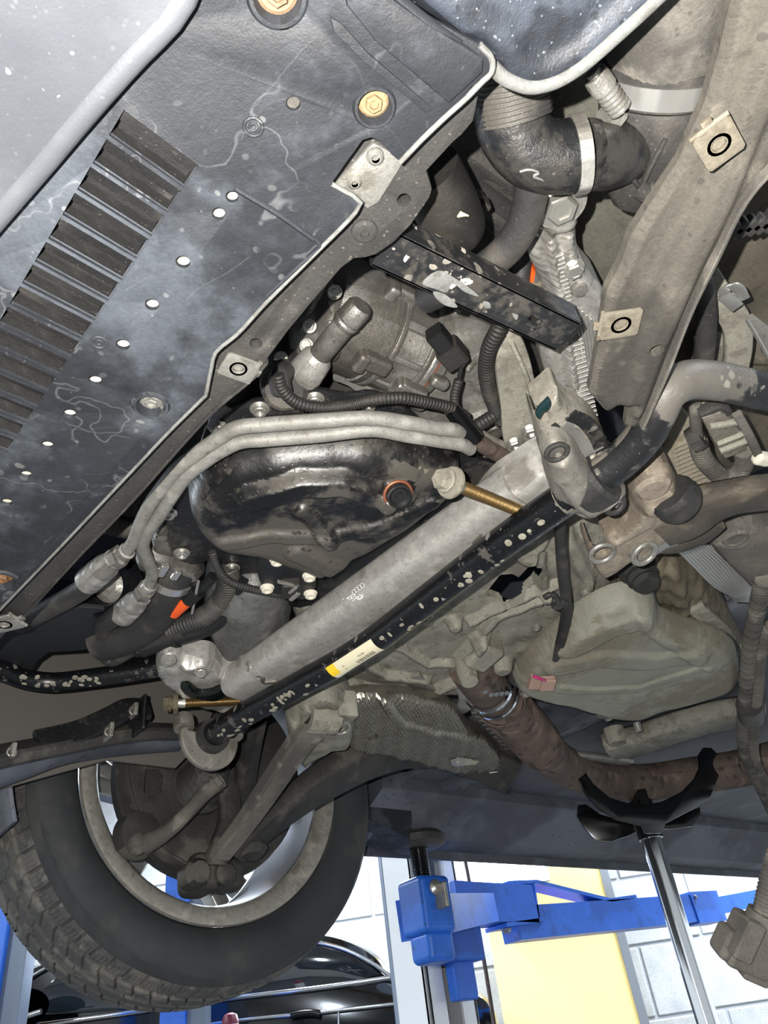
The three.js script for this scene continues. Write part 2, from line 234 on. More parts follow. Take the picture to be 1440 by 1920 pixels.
const T = {
  // dark plastic with dried water marks, tide lines, specks and scratches
  shield: tex(i => { let c = mix(hex(0x1b1d21), hex(0x282b30), F.mid[i]); const s = ss(.45, .8, F.big[i] * .75 + F.fine[i] * .25); c = mix(c, hex(0x5e646c), s * .62); const tl = Math.max(iso(F.big[i] * .8 + F.mid2[i] * .2, .47, .0038), iso(F.big2[i] * .75 + F.mid[i] * .25, .55, .0034)) * ss(.35, .6, F.mid2[i]); c = mix(c, hex(0x8b8c8a), tl * .42); c = mix(c, hex(0xb6b4ac), SPECK[i] * .35 * (F.mid2[i] > .5 ? 1 : .35)); c = mix(c, hex(0x8c8a84), SCR[i] * .35); return c.map(q => q * (.9 + .2 * F.grain[i])); }, .42),
  tray: tex(i => { let c = mix(hex(0x1f2227), hex(0x363b43), F.fine[i]); c = mix(c, hex(0x626872), ss(.5, .75, F.mid[i]) * .6); c = mix(c, hex(0xb5b8ba), DOTS[i] * .7); c = mix(c, hex(0x1d2024), SPECK[i] * .6); return c; }, .22),
  dust: tex(i => { let c = mix(hex(0x58544e), hex(0x6d6962), F.mid[i]); c = mix(c, hex(0x3c3a37), ss(.5, .8, F.big2[i]) * .65); c = mix(c, hex(0x8c867c), ss(.6, .85, F.mid2[i]) * .55); c = mix(c, hex(0x3c3936), SPECK[i] * .5); return c.map(q => q * (.88 + .24 * F.grain[i])); }, .3),
  darkdust: tex(i => { let c = mix(hex(0x262524), hex(0x3a3835), F.mid[i]); c = mix(c, hex(0x625d56), ss(.55, .8, F.big[i]) * .7); c = mix(c, hex(0x1c1c1d), ss(.6, .8, F.big2[i]) * .6); c = mix(c, hex(0x9b9285), DOTS[i] * .45); return c.map(q => q * (.85 + .3 * F.grain[i])); }, .26),
  black: tex(i => { let c = mix(hex(0x0f1012), hex(0x1b1c1e), F.mid[i]); c = mix(c, hex(0x4a4640), ss(.58, .78, F.big[i] * .6 + F.fine[i] * .4) * .55); c = mix(c, hex(0x8d867a), DOTS[i] * .4); return c; }, .24),
  chipped: tex(i => { let c = mix(hex(0x101113), hex(0x1c1d1f), F.mid[i]); c = mix(c, hex(0x4d4841), ss(.42, .66, F.big[i] * .5 + F.fine[i] * .5) * .75); const k = ss(.72, .75, F.mid2[i] * .75 + F.fine[i] * .25); c = mix(c, hex(0xc2bbae), k * .9); c = mix(c, hex(0xb3ab9c), CHIP[i] * (F.big2[i] > .45 ? .75 : .0)); return c; }, .2),
  barpaint: tex(i => { let c = mix(hex(0x090a0c), hex(0x121316), F.mid[i]); const k = ss(.66, .7, F.mid2[i] * .7 + F.fine[i] * .3); c = mix(c, hex(0x77716a), k * .55 * (F.big[i] > .5 ? 1 : .25)); c = mix(c, hex(0xb5b1a4), CHIP[i] * (F.big2[i] > .5 ? .8 : 0)); c = mix(c, hex(0xa8a294), DOTS[i] * .35); return c; }, .22),
  pan: tex(i => { let c = mix(hex(0x0b0b0c), hex(0x151516), F.mid[i]); const k = ss(.40, .58, F.big[i] * .55 + F.mid[i] * .25 + F.fine[i] * .2); c = mix(c, hex(0x504c46), k * .9); c = mix(c, hex(0x8f887b), ss(.72, .8, F.mid2[i] * .6 + F.fine[i] * .4) * .6); c = mix(c, hex(0xa59c8b), DOTS[i] * .3); return c; }, .33),
  alu: tex(i => { let c = mix(hex(0x93918c), hex(0xb2b0ab), F.fine[i]); c = mix(c, hex(0x6f6a62), ss(.55, .8, F.big[i]) * .55); c = mix(c, hex(0xd2cfc8), ss(.6, .8, F.mid2[i]) * .5); c = mix(c, hex(0x5a5147), SPECK[i] * .35); return c.map(q => q * (.92 + .16 * F.grain[i])); }, .24),
  castalu: tex(i => { let c = mix(hex(0x706e6a), hex(0x908e89), F.fine[i]); c = mix(c, hex(0x524d46), ss(.5, .78, F.big2[i]) * .6); c = mix(c, hex(0xb5b1a8), ss(.62, .85, F.mid[i]) * .5); c = mix(c, hex(0x3d3934), SPECK[i] * .4); return c.map(q => q * (.9 + .2 * F.grain[i])); }, .22),
  gearbox: tex(i => { let c = mix(hex(0x76736a), hex(0x929083), F.mid[i]); c = mix(c, hex(0x544f47), ss(.5, .75, F.big[i] * .7 + F.fine[i] * .3) * .6); c = mix(c, hex(0xaaa698), ss(.62, .85, F.mid2[i]) * .45); c = mix(c, hex(0x4a443c), CHIP[i] * .35); return c.map(q => q * (.9 + .2 * F.grain[i])); }, .3),
  gearpan: tex(i => { let c = mix(hex(0x7d7c70), hex(0x8f8f83), F.mid[i]); c = mix(c, hex(0x6a6151), ss(.5, .72, F.big2[i] * .7 + F.fine[i] * .3) * .6); c = mix(c, hex(0xa5a598), ss(.6, .85, F.mid2[i]) * .35); c = mix(c, hex(0x4f483d), SCR[i] * .3); return c.map(q => q * (.93 + .14 * F.grain[i])); }, .34),
  rust: tex(i => { let c = mix(hex(0x4c423d), hex(0x6c5d54), F.mid[i]); c = mix(c, hex(0x8c7566), ss(.55, .8, F.big[i]) * .6); c = mix(c, hex(0x2f2724), ss(.6, .8, F.mid2[i]) * .6); return c.map(q => q * (.85 + .3 * F.grain[i])); }, .2),
  rubber: tex(i => { let c = mix(hex(0x232324), hex(0x323130), F.mid[i]); c = mix(c, hex(0x5c564d), ss(.5, .8, F.big[i]) * .55); c = mix(c, hex(0x8a8275), DOTS[i] * .35); return c; }, .2),
  tyre: tex(i => { let c = mix(hex(0x292b2e), hex(0x35383b), F.mid[i]); c = mix(c, hex(0x4a4946), ss(.55, .8, F.big[i]) * .6); c = mix(c, hex(0x6a6258), DOTS[i] * .2); return c; }, .4),
  tread: tex(i => { let c = mix(hex(0x454545), hex(0x5a5a59), F.fine[i]); c = mix(c, hex(0x6e6a64), ss(.5, .7, F.mid[i]) * .7); c = mix(c, hex(0x928d85), ss(.6, .8, F.mid2[i]) * .5); return c; }, .25),
  bumper: tex(i => { let c = mix(hex(0x63666b), hex(0x7a7d82), F.mid[i]); c = mix(c, hex(0x5d6066), ss(.5, .8, F.big[i]) * .5); c = mix(c, hex(0xf4f4f2), CHIP[i] * (F.mid2[i] > .58 ? .8 : 0)); c = mix(c, hex(0xe8e8e6), DOTS[i] * .12); c = mix(c, hex(0xb89a97), ss(.75, .85, F.big2[i]) * .3); return c; }, .3),
  galv: tex(i => { let c = mix(hex(0x8e8c86), hex(0xa8a69f), F.fine[i]); c = mix(c, hex(0x6d675d), ss(.55, .8, F.mid[i]) * .5); return c.map(q => q * (.9 + .2 * F.grain[i])); }, .08),
  under: tex(i => { let c = mix(hex(0x40434b), hex(0x555963), F.mid[i]); c = mix(c, hex(0x767b85), ss(.5, .8, F.big[i]) * .6); c = mix(c, hex(0x1d1e20), SPECK[i] * .4); return c; }, .6),
  block: tex(i => { let c = mix(hex(0xb9babb), hex(0xd2d3d3), F.mid[i]); c = mix(c, hex(0x9a9a99), SPECK[i] * .5); return c.map(q => q * (.9 + .2 * F.grain[i])); }, .6),
  wood: tex((i, x, y) => { const g = F.fine[(((y >> 4) % N) * N + x)] * .6 + F.mid[i] * .4; return mix(hex(0x9a6d45), hex(0xc69a6c), g); }, .5),
  concrete: tex(i => mix(hex(0x4a4947), hex(0x62615e), F.mid[i] * .7 + F.grain[i] * .3), 1.2),
  blue: tex(i => { let c = mix(hex(0x2463cc), hex(0x2f74e0), F.mid[i]); c = mix(c, hex(0x1c4c9c), ss(.6, .8, F.big[i]) * .5); c = mix(c, hex(0x2b2f38), SPECK[i] * .35); return c; }, .5),
};
function M(map, o = {}) { return new THREE.MeshPhysicalMaterial({ map, roughness: .8, metalness: 0, bumpMap: B.fine, bumpScale: .0006, ...o }); }
const m = {
  shield: M(T.shield, { roughness: .62, bumpScale: .0004 }), tray: M(T.tray, { color: 0xc4c7cc, roughness: .55, bumpMap: B.fine, bumpScale: .0005 }),
  dust: M(T.dust, { roughness: .85 }), darkdust: M(T.darkdust, { roughness: .75 }), black: M(T.black, { roughness: .45 }), chipped: M(T.chipped, { roughness: .55, bumpMap: B.lump, bumpScale: .0008 }),
  bar: M(T.barpaint, { roughness: .3, bumpScale: .0003 }), pan: M(T.pan, { roughness: .4, bumpMap: B.lump, bumpScale: .0008 }),
  alu: M(T.alu, { roughness: .42, metalness: .5, bumpScale: .0003 }), cast: M(T.castalu, { roughness: .42, metalness: .55, bumpMap: B.cast, bumpScale: .0005 }),
  gear: M(T.gearbox, { roughness: .8, bumpMap: B.lump, bumpScale: .001 }), gearpan: M(T.gearpan, { roughness: .75, bumpScale: .0004 }),
  rust: M(T.rust, { roughness: .75, metalness: .2 }), rubber: M(T.rubber, { roughness: .6 }), tyre: M(T.tyre, { roughness: .75, bumpScale: .0004 }), tread: M(T.tread, { roughness: .9, bumpMap: B.lump, bumpScale: .0015 }),
  bumper: M(T.bumper, { roughness: .42, metalness: .45, clearcoat: .6, clearcoatRoughness: .12, bumpScale: .0002 }), galv: M(T.galv, { roughness: .4, metalness: .6 }),
  under: M(T.under, { roughness: .6 }), block: M(T.block, { roughness: .95, bumpScale: .002 }), wood: M(T.wood, { roughness: .8 }), concrete: M(T.concrete, { roughness: .9, bumpScale: .001 }), blue: M(T.blue, { roughness: .4, bumpScale: .0002 }),
};
m.dustyBar = M(tex(i => { let c = mix(hex(0x5f5b55), hex(0x746f67), F.mid[i]); c = mix(c, hex(0x17181a), ss(.57, .66, F.big2[i] * .6 + F.mid2[i] * .4) * .95); c = mix(c, hex(0xaaa598), CHIP[i] * (F.big[i] > .55 ? .7 : .1)); return c; }, .2), { roughness: .5 });
m.paleDust = M(T.galv, { color: 0xb4b8bc, roughness: .8 }); m.dustyClip = M(T.galv, { color: 0xd6cdbe, roughness: .7, metalness: .2 });
const plain = (c, r = .5, mt = 0, o = {}) => new THREE.MeshPhysicalMaterial({ color: c, roughness: r, metalness: mt, ...o });
Object.assign(m, {
  zinc: plain(0xb9b7b0, .32, .8), steel: plain(0x9c9a96, .3, .85), brass: plain(0x6d5836, .42, .75), copper: plain(0x9a6248, .4, .6), plastic: plain(0x161718, .45), plasticDusty: M(T.rubber, { color: 0xcfcac2, roughness: .6 }),
  gloss: plain(0x0c0d0f, .2), orange: plain(0xd9541e, .5), cream: plain(0xd9cda0, .6), white: plain(0xd8d8d4, .6), chrome: plain(0xd6d8dc, .12, 1), foam: plain(0xc9c3b4, .9), silver: plain(0xc4c3bf, .3, .8), rustBolt: M(T.rust, { color: 0xffd9b0, roughness: .7 }),
  yellow: plain(0xe9c32a, .5), ink: plain(0x2a2a2c, .7), sticker: plain(0xd9d2b4, .6), pink: plain(0xb02a6b, .4), tan: plain(0x9a7f74, .8), carpaint: plain(0x0d0f13, .12, .3, { clearcoat: 1, clearcoatRoughness: .05 }), yellowWall: plain(0xffe394, .45),
});
// ---------- the hall ----------
const FWD = v(.6815, 0, -.7318), RGT = v(.7318, 0, .6815);
const RM = (r, y, f) => v(0, y, 0).addScaledVector(RGT, r).addScaledVector(FWD, f);
const Pf = (a, b, f) => { const q = ray(a, b); return q.multiplyScalar(f / q.dot(FWD)).add(CAM); };     // point of an upright plane across the hall
const rf = (a, b, f) => { const q = Pf(a, b, f); return [q.dot(RGT), q.y]; };
const hallBox = (w, h, d, r, y, f, rad = .004) => box(w, h, d, rad, RM(r, y, f), UP, RGT);             // w along RGT, d along FWD
const HALL = { r0: -6.5, r1: 6.0, f0: -5.2, f1: 5.4, top: 4.0 };
const floor = struct('floor', 'grey concrete workshop floor under the lifts', 'floor');
part(floor, 'slab', hallBox(13.4, .2, 11.6, -.25, -.1, .1), m.concrete);  // out of view, toned dark so less light bounces under the car
const ceil = struct('ceiling', 'white board ceiling of the workshop', 'ceiling');
part(ceil, 'board', hallBox(13.4, .15, 11.6, -.25, HALL.top + .075, .1), m.white);
for (let i = 0; i < 9; i++) { const b = thing('roof_beam', 'brown wooden beam under the workshop ceiling', 'beam', 'wooden roof beams'); part(b, 'timber', hallBox(.16, .22, 10.4, -5.6 + i * 1.35, HALL.top - .112, .1), m.wood); }
const wallB = struct('wall_back', 'white block wall behind the lift', 'wall');
part(wallB, 'mortar', hallBox(12.9, 4.05, .2, -.25, 2.02, HALL.f1 + .072, .002), plain(0xb0b3b8, .95));
{
  const bw = .78, bh = .365, gp = .016; const R = rng(77); const kinds = [0, 1, 2].map(k => M(T.block, { color: [0xffffff, 0xefefef, 0xf6f4f0][k], roughness: .95, bumpScale: .002 }));
  const geo = boxUV(clean(new RoundedBoxGeometry(bw - gp, bh - gp, .08, 2, .008)));
  const turn = Math.atan2(-RGT.z, RGT.x);
  for (let j = 0; j < 11; j++) for (let i = 0; i < 16; i++) { const r = -6.3 + (i + (j % 2) * .5) * bw; if (r > 5.6) continue; const k = part(wallB, 'block', geo, kinds[(R() * 3) | 0]); k.position.copy(RM(r, .18 + j * bh, HALL.f1 + R() * .004)); k.rotation.y = turn; }
}
const wl = struct('wall_left', 'white plastered side wall of the workshop', 'wall'); part(wl, 'plaster', hallBox(.2, 4.05, 11.4, HALL.r0 - .1, 2.02, .1), m.white);
const wr = struct('wall_right', 'white plastered side wall behind the car tail', 'wall'); part(wr, 'plaster', hallBox(.2, 4.05, 11.4, HALL.r1 + .1, 2.02, .1), m.white);
const wf = struct('wall_front', 'white plastered wall at the workshop entrance', 'wall'); part(wf, 'plaster', hallBox(12.9, 4.05, .2, -.25, 2.02, HALL.f0 - .1), m.white);

// ---------- lamps ----------
function unseenTubeLamp(r, y, f, label, group, len = 1.5, power = LAMP_POWER) {
  const t = thing('unseen_ceiling_lamp', label, 'lamp', group);
  part(t, 'housing', hallBox(.16, .07, len + .06, r, y + .05, f, .01), m.white);
  part(t, 'diffuser', hallBox(.13, .03, len, r, y, f, .008), new THREE.MeshStandardMaterial({ color: 0xffffff, emissive: LAMP_COLOR, emissiveIntensity: 6, roughness: .5 }));
  part(t, 'hanger', merge([-len * .4, len * .4].map(d => hallBox(.012, HALL.top - y - .08, .012, r, (HALL.top + y + .08) / 2, f + d, .002))), m.zinc);
  const l = new THREE.RectAreaLight(LAMP_COLOR, power, .13, len); l.position.copy(RM(r, y - .02, f)); l.lookAt(RM(r, y - 2, f)); l.rotateZ(Math.atan2(RGT.x, -RGT.z)); scene.add(l);
}
for (const [r, f] of [[-3.9, 2.6], [-3.9, -1.2], [-.8, 4.4], [-1.0, -2.4], [2.2, 4.2], [2.6, -.6], [4.2, 3.0]]) unseenTubeLamp(r, 3.45, f, 'unseen white tube lamp under the workshop ceiling lighting the hall', 'unseen ceiling tube lamps');  // lamps out of view, placed to light the hall and its walls
{
  const c = Pf(945, 1622, 4.95); const t = thing('flood_lamp', 'glaring white lamp on the wall beside the yellow panel', 'lamp');
  const n = CAM.clone().sub(c).setY(-.5).normalize(); const fr = frame(c, n, RGT);
  part(t, 'housing', box(.5, .06, .24, .01, c.clone().addScaledVector(n, -.045), n, RGT), m.white);
  part(t, 'lens', box(.46, .02, .2, .006, c, n, RGT), new THREE.MeshStandardMaterial({ color: 0xffffff, emissive: LAMP_COLOR, emissiveIntensity: 14, roughness: .4 }));
  part(t, 'bracket', sweep([c.clone().addScaledVector(n, -.06), c.clone().addScaledVector(FWD, .2).add(v(0, .05, 0))], .012, { n: 4 }), m.zinc);
  const l = new THREE.RectAreaLight(LAMP_COLOR, 260, .46, .2); l.position.copy(c).addScaledVector(n, .02); l.lookAt(c.clone().addScaledVector(n, 1)); scene.add(l);
}
// ---------- yellow panel, lift, neighbour car ----------
{
  const f = 5.18, [rr] = rf(1165, 1780, f), [rl] = rf(925, 1800, f);
  const t = thing('yellow_panel', 'tall plain yellow door panel leaning on the block wall', 'panel');
  part(t, 'sheet', hallBox(rr - rl, 2.75, .05, (rr + rl) / 2, 1.375, f + .03, .004), m.yellowWall);
  part(t, 'edge_strip', hallBox(.05, 2.75, .07, rr + .02, 1.375, f + .025, .004), plain(0x7d8084, .5, .3));
}
let lift;
{
  const t = lift = thing('car_lift', 'pale steel two post lift column with blue carriage and swing arms under the sill', 'car lift');
  const c = Pz(846, 1850, -2.05); const X = v(1, 0, 0); const w = .2, d = .15, th = .02, H = 2.9;
  const pale = plain(0xf0f2f4, .35, .1), grey = plain(0x8c97a8, .35, .4);  // pale for the lit faces, grey for the shaded web and rail
  const px = (x0, x1, z0, z1) => box(x1 - x0, H, z1 - z0, .006, v(c.x + (x0 + x1) / 2, H / 2, c.z + (z0 + z1) / 2), UP, v(1, 0, 0));
  part(t, 'flange', px(-w / 2, -w / 2 + th, -d, 0), pale); part(t, 'flange', px(w / 2 - th, w / 2, -d, 0), pale); part(t, 'back_web', px(-w / 2, w / 2, -d - th, -d), grey);
  part(t, 'lip', px(-w / 2, -w / 2 + .075, -th, 0), pale); part(t, 'lip', px(w / 2 - .06, w / 2, -th, 0), pale); part(t, 'guide_rail', px(-.03, .0, -.06, -.03), pale); part(t, 'guide_rail', px(.02, .05, -.12, -.09), grey);
  part(t, 'base_plate', box(.5, .03, .5, .004, v(c.x, .015, c.z - .1), UP, X), m.blue);
  const ch = CAM.y + .37; part(t, 'carriage', box(.17, .2, .1, .01, v(c.x + .01, ch, c.z + .03), UP, X), m.blue);
  part(t, 'carriage_skirt', box(.09, .12, .04, .006, v(c.x + .02, ch - .14, c.z + .03), UP, X), m.blue);
  part(t, 'hydraulic_hose', sweep([v(c.x + .17, 2.6, c.z - .05), v(c.x + .18, 1.6, c.z - .02), v(c.x + .17, .8, c.z - .05), v(c.x + .18, .1, c.z - .03)], .007, { n: 20, k: 8 }), m.rust);
  part(t, 'cable_box', box(.05, .09, .03, .006, v(c.x - .05, CAM.y + .02, c.z + .012), UP, X), m.plastic);
}
{
  const p = Pz(800, 1705, -1.36), top = Pz(785, 1588, -1.36); const sc = [[-.045, -.04], [.045, -.04], [.045, .04], [-.045, .04]];
  const t = part(lift, 'swing_arm', sweep([p.clone().add(v(0, -.01, -.03)), Pz(905, 1705, -1.92)], sc, { n: 2, straight: true, crease: .5 }), m.blue, 'short blue swing arm carrying the black pad');
  part(t, 'head', merge(box(.085, .11, .085, .012, p.clone().add(v(0, .005, 0))), box(.07, .06, .07, .014, p.clone().add(v(.002, -.072, 0)))), m.blue);
  part(t, 'head_socket', box(.062, .05, .01, .008, p.clone().add(v(-.004, .015, .043))), m.galv);
  part(t, 'pin', lathe([[0, 0], [.016, 0], [.016, .006], [.01, .012], [0, .012]], p.clone().add(v(-.01, .032, .046)), v(0, 0, 1), 18), m.zinc);
  const sl = top.y - p.y - .05; part(t, 'screw', sweep([v(p.x, p.y + .05, p.z), v(p.x, top.y + .01, p.z)], .019, { n: 90, k: 16, scale: ringy(.0048, .05) }), m.gloss);
  part(t, 'pad', lathe([[0, 0], [.05, 0], [.062, .006], [.064, .02], [.055, .03], [.02, .034], [0, .034]], v(p.x, top.y - .004, p.z), UP, 36), m.rubber);
}
{
  const a = Pz(955, 1735, -1.98), b = Pz(1325, 1703, -1.98), c = Pz(1480, 1672, -1.98); const S = (w, h) => [[-w, -h], [w, -h], [w, h], [-w, h]];
  const t = part(lift, 'swing_arm', sweep([a.clone(), b.clone()], S(.04, .05), { n: 2, straight: true, crease: .5 }), m.blue, 'long blue swing arm with a triangular brace');
  part(t, 'root_block', sweep([Pz(838, 1695, -1.98), Pz(985, 1700, -1.98)], S(.05, .058), { n: 2, straight: true, crease: .5 }), m.blue);
  part(t, 'sleeve', sweep([Pz(1285, 1706, -1.98), Pz(1336, 1702, -1.98)], S(.046, .058), { n: 2, straight: true, crease: .5 }), m.blue);
  part(t, 'extension', sweep([b.clone(), c.clone()], S(.03, .032), { n: 2, straight: true, crease: .5 }), m.blue);
  part(t, 'brace', sweep([Pz(940, 1660, -1.98), Pz(992, 1658, -1.98), Pz(1130, 1692, -1.98), Pz(1178, 1685, -1.98)], S(.04, .006), { n: 30, straight: true, crease: .5 }), m.blue);
  part(t, 'upright', sweep([Pz(986, 1660, -1.98), Pz(996, 1735, -1.98)], S(.04, .004), { n: 2, straight: true, up: v(1, 0, 0), crease: .5 }), m.blue);
  part(t, 'hinge_plate', sweep([Pz(930, 1740, -1.98), Pz(1000, 1730, -1.98)], S(.05, .006), { n: 2, straight: true, crease: .5 }), m.blue);
  part(t, 'hinge_bolt', hexHead(Pz(950, 1742, -1.95), DOWN, .012), m.steel);
  part(t, 'knob', hexHead(Pz(1304, 1682, -1.93), v(0, 0, 1), .006, { round: true }), m.steel);
}
{ // neighbour car on its own lift
  const f = 3.9, q = (arr) => arr.map(([a, b]) => rf(a, b, f)); const mt = basis(FWD.clone().multiplyScalar(f), RGT, UP, FWD.clone().multiplyScalar(1)); // local x, y, thickness away
  const t = thing('parked_car', 'dark glossy car with chrome window trim raised behind the tyre', 'car');
  const bodyPx = [[-330, 1985], [-120, 1900], [0, 1838], [110, 1788], [240, 1752], [400, 1738], [560, 1742], [640, 1754], [705, 1788], [742, 1832], [800, 1850], [900, 1860], [930, 1900], [930, 2090], [860, 2110], [-380, 2270], [-420, 2200], [-420, 2050]];
  const cb = part(t, 'body', wallPanel(q(smooth(bodyPx, 4)), 1.6, mt, [], .05), m.carpaint);
  const out = (d) => basis(FWD.clone().multiplyScalar(f - d), RGT, UP, FWD); const glass = plain(0x20262b, .06, .0, { clearcoat: 1, clearcoatRoughness: .02 });
  part(t, 'front_window', wallPanel(q([[60, 1905], [50, 1885], [125, 1818], [225, 1790], [300, 1780], [330, 1885]]), .012, out(.012), [], .002), glass);
  part(t, 'rear_window', wallPanel(q([[350, 1880], [340, 1778], [480, 1768], [590, 1772], [655, 1790], [716, 1828], [640, 1844]]), .012, out(.012), [], .002), glass);
  const tr = (arr, r) => sweep(arr.map(([a, b]) => Pf(a, b, f - .012)), r, { n: 40, k: 8 });
  part(t, 'roof_trim', tr([[-20, 1872], [40, 1842], [108, 1805], [230, 1774], [400, 1757], [560, 1762], [640, 1778], [700, 1808], [735, 1832]], .009), m.chrome);
  part(t, 'belt_trim', tr([[60, 1923], [220, 1902], [430, 1872], [600, 1852], [738, 1832]], .011), m.chrome);
  part(cb, 'side_trim', tr([[60, 1965], [300, 1935], [440, 1914], [600, 1898], [742, 1882]], .008), m.chrome);
  part(cb, 'door_seam', tr([[634, 1893], [636, 1990]], .004), m.chrome);
  part(cb, 'door_handle', sweep([[545, 1904], [565, 1900], [590, 1899], [600, 1902]].map(([a, b]) => Pf(a, b, f - .03)), .014, { n: 12, k: 8 }), m.gloss);
  const mc = Pf(38, 1892, f - .16); part(t, 'mirror', (() => { const g = clean(new THREE.SphereGeometry(1, 24, 16)); g.scale(.12, .075, .08); return boxUV(tf(g, basis(mc, RGT, UP, FWD))); })(), m.carpaint);
  part(t, 'mirror_trim', sweep([[0, 1918], [40, 1908], [78, 1896]].map(([a, b]) => Pf(a, b, f - .235)), .012, { n: 12, k: 8 }), m.chrome);
  part(t, 'mirror_stalk', sweep([mc.clone(), Pf(60, 1905, f)], .03, { n: 3 }), m.carpaint);
  for (const r of [-2.0, .35]) { const c = RM(r, .72, f + .12); part(t, 'wheel', lathe([[.0, -.09], [.2, -.09], [.31, -.1], [.33, -.06], [.33, .06], [.31, .1], [.2, .1], [.19, .06], [0, .05]], c, FWD, 40), m.tyre); }
}
function blueColumn(r, f, label, w, dark) { const t = thing('lift_post', label, 'lift column', 'posts of the second lift'); part(t, 'post', hallBox(w, 2.95, .1, r, 1.475, f), m.blue); part(t, 'side_channel', hallBox(w * .8, 2.95, .08, r + w * .85, 1.475, f + .02), plain(0x6d7684, .4, .3)); part(t, 'foot', hallBox(w * 2.6, .03, .4, r + .05, .015, f), m.blue); return t; }
blueColumn(rf(330, 1900, 3.55)[0], 3.55, 'blue lift post standing in front of the dark parked car door', .1);
blueColumn(rf(-8, 1800, 3.2)[0], 3.2, 'blue lift post standing beside the parked car mirror', .1);
{ const c = Pf(432, 1915, 3.3); const t = thing('spray_can', 'white and dark red spray can standing on the lift post bracket', 'can'); part(t, 'can', lathe([[0, -.16], [.03, -.16], [.032, -.15], [.032, -.02], [.03, -.01]], c, UP, 24), m.white); part(t, 'cap', lathe([[.03, -.012], [.031, 0], [.024, .02], [.01, .026], [0, .026]], c, UP, 24), plain(0x6d1833, .4)); part(t, 'shelf', hallBox(.1, .012, .3, c.dot(RGT), c.y - .166, 3.42), m.blue); }
// ---------- the car on the lift: shell and wheel ----------
const Q = (a, b, k) => k < 0 ? Pz(a, b, k) : P(a, b, k);
const L = arr => arr.map(([a, b, k]) => Q(a, b, k));
const rect = (w, h, r = .003) => [[-w + r, -h], [w - r, -h], [w, -h + r], [w, h - r], [w - r, h], [-w + r, h], [-w, h - r], [-w, -h + r]];
const at = (x, h, z) => v(x, CAM.y + h, z);
const WC = { x: .652, h: .474, zi: -1.215, zo: -1.44, R: .342 };
{
  const t = thing('car_shell', 'dark body shell with floor pan and sill of the raised car', 'car body');
  const slab = (x0, x1, h0, h1, z0, z1, r = .01) => box(x1 - x0, h1 - h0, z1 - z0, r, at((x0 + x1) / 2, (h0 + h1) / 2, (z0 + z1) / 2), UP, v(1, 0, 0));
  part(t, 'unseen_bonnet', slab(-.25, 1.3, .95, .97, -1.5, .45), m.under);  // out of view, keeps hall light out of the engine bay
  part(t, 'bulkhead', slab(1.22, 1.25, .5, .95, -1.45, .4), m.under);
  const arch = (x0, x1) => { const p = [[x0, .60], [x0, .95], [x1, .95], [x1, .45]]; for (let i = 0; i <= 20; i++) { const a = Math.PI * i / 20; p.push([WC.x + .39 * Math.cos(a), WC.h - .02 + .39 * Math.sin(a)]); } return p; };
  const fm = z => basis(v(0, CAM.y, z), v(1, 0, 0), UP, v(0, 0, 1));
  part(t, 'wing', wallPanel(arch(-.05, 1.35), .02, fm(-1.5)), m.under); part(t, 'wing', wallPanel(arch(-.25, 1.35), .02, fm(.43)), m.under);  // near side wing is out of view, blocks light from the side
  part(t, 'door_side', slab(1.35, 3.6, .45, 1.2, -1.5, -1.47), m.under); part(t, 'door_side', slab(1.35, 3.6, .45, 1.2, .42, .45), m.under);  // near side door is out of view, blocks light from the side
  part(t, 'floor_pan', slab(1.12, 3.6, .52, .54, -1.47, .42), m.under);
  part(t, 'unseen_roof_slab', slab(1.2, 3.6, 1.18, 1.2, -1.5, .45), m.under);  // unseen slab closing the body above, blocks light from the hall
  part(t, 'nose', slab(-.27, -.24, .4, .96, -1.5, .45), m.under);
  // sill: folded section swept along the car
  const sillSec = [[-.05, .10], [-.055, .02], [-.04, -.005], [.0, -.012], [.06, -.005], [.10, .03], [.16, .06], [.16, .10]];
  part(t, 'sill', sweep([at(1.05, .435, -1.42), at(3.6, .435, -1.42)], sillSec.map(([a, b]) => [a, b]), { n: 4, straight: true, crease: .6 }), m.under);
  part(t, 'sill', sweep([at(3.6, .435, .37), at(1.05, .435, .37)], sillSec, { n: 4, straight: true, crease: .6 }), m.under);  // near side sill is out of view, blocks light from the side
  part(t, 'sill_flange', slab(1.1, 3.6, .405, .43, -1.437, -1.43, .002), m.under);
  // front of the sill closing the wheel house
  part(t, 'sill_end_cap', sweep(L([[690, 1440, -1.36], [700, 1490, -1.36], [690, 1560, -1.36]]), rect(.05, .09, .02), { n: 12, crease: .6, up: v(1, 0, 0) }), m.tray);
  part(t, 'rubber_plug', lathe([[0, 0], [.014, 0], [.012, .004], [.008, .006], [0, .006]], Q(870, 1470, -1.25), v(0, -1, .4), 18), m.dust);
}
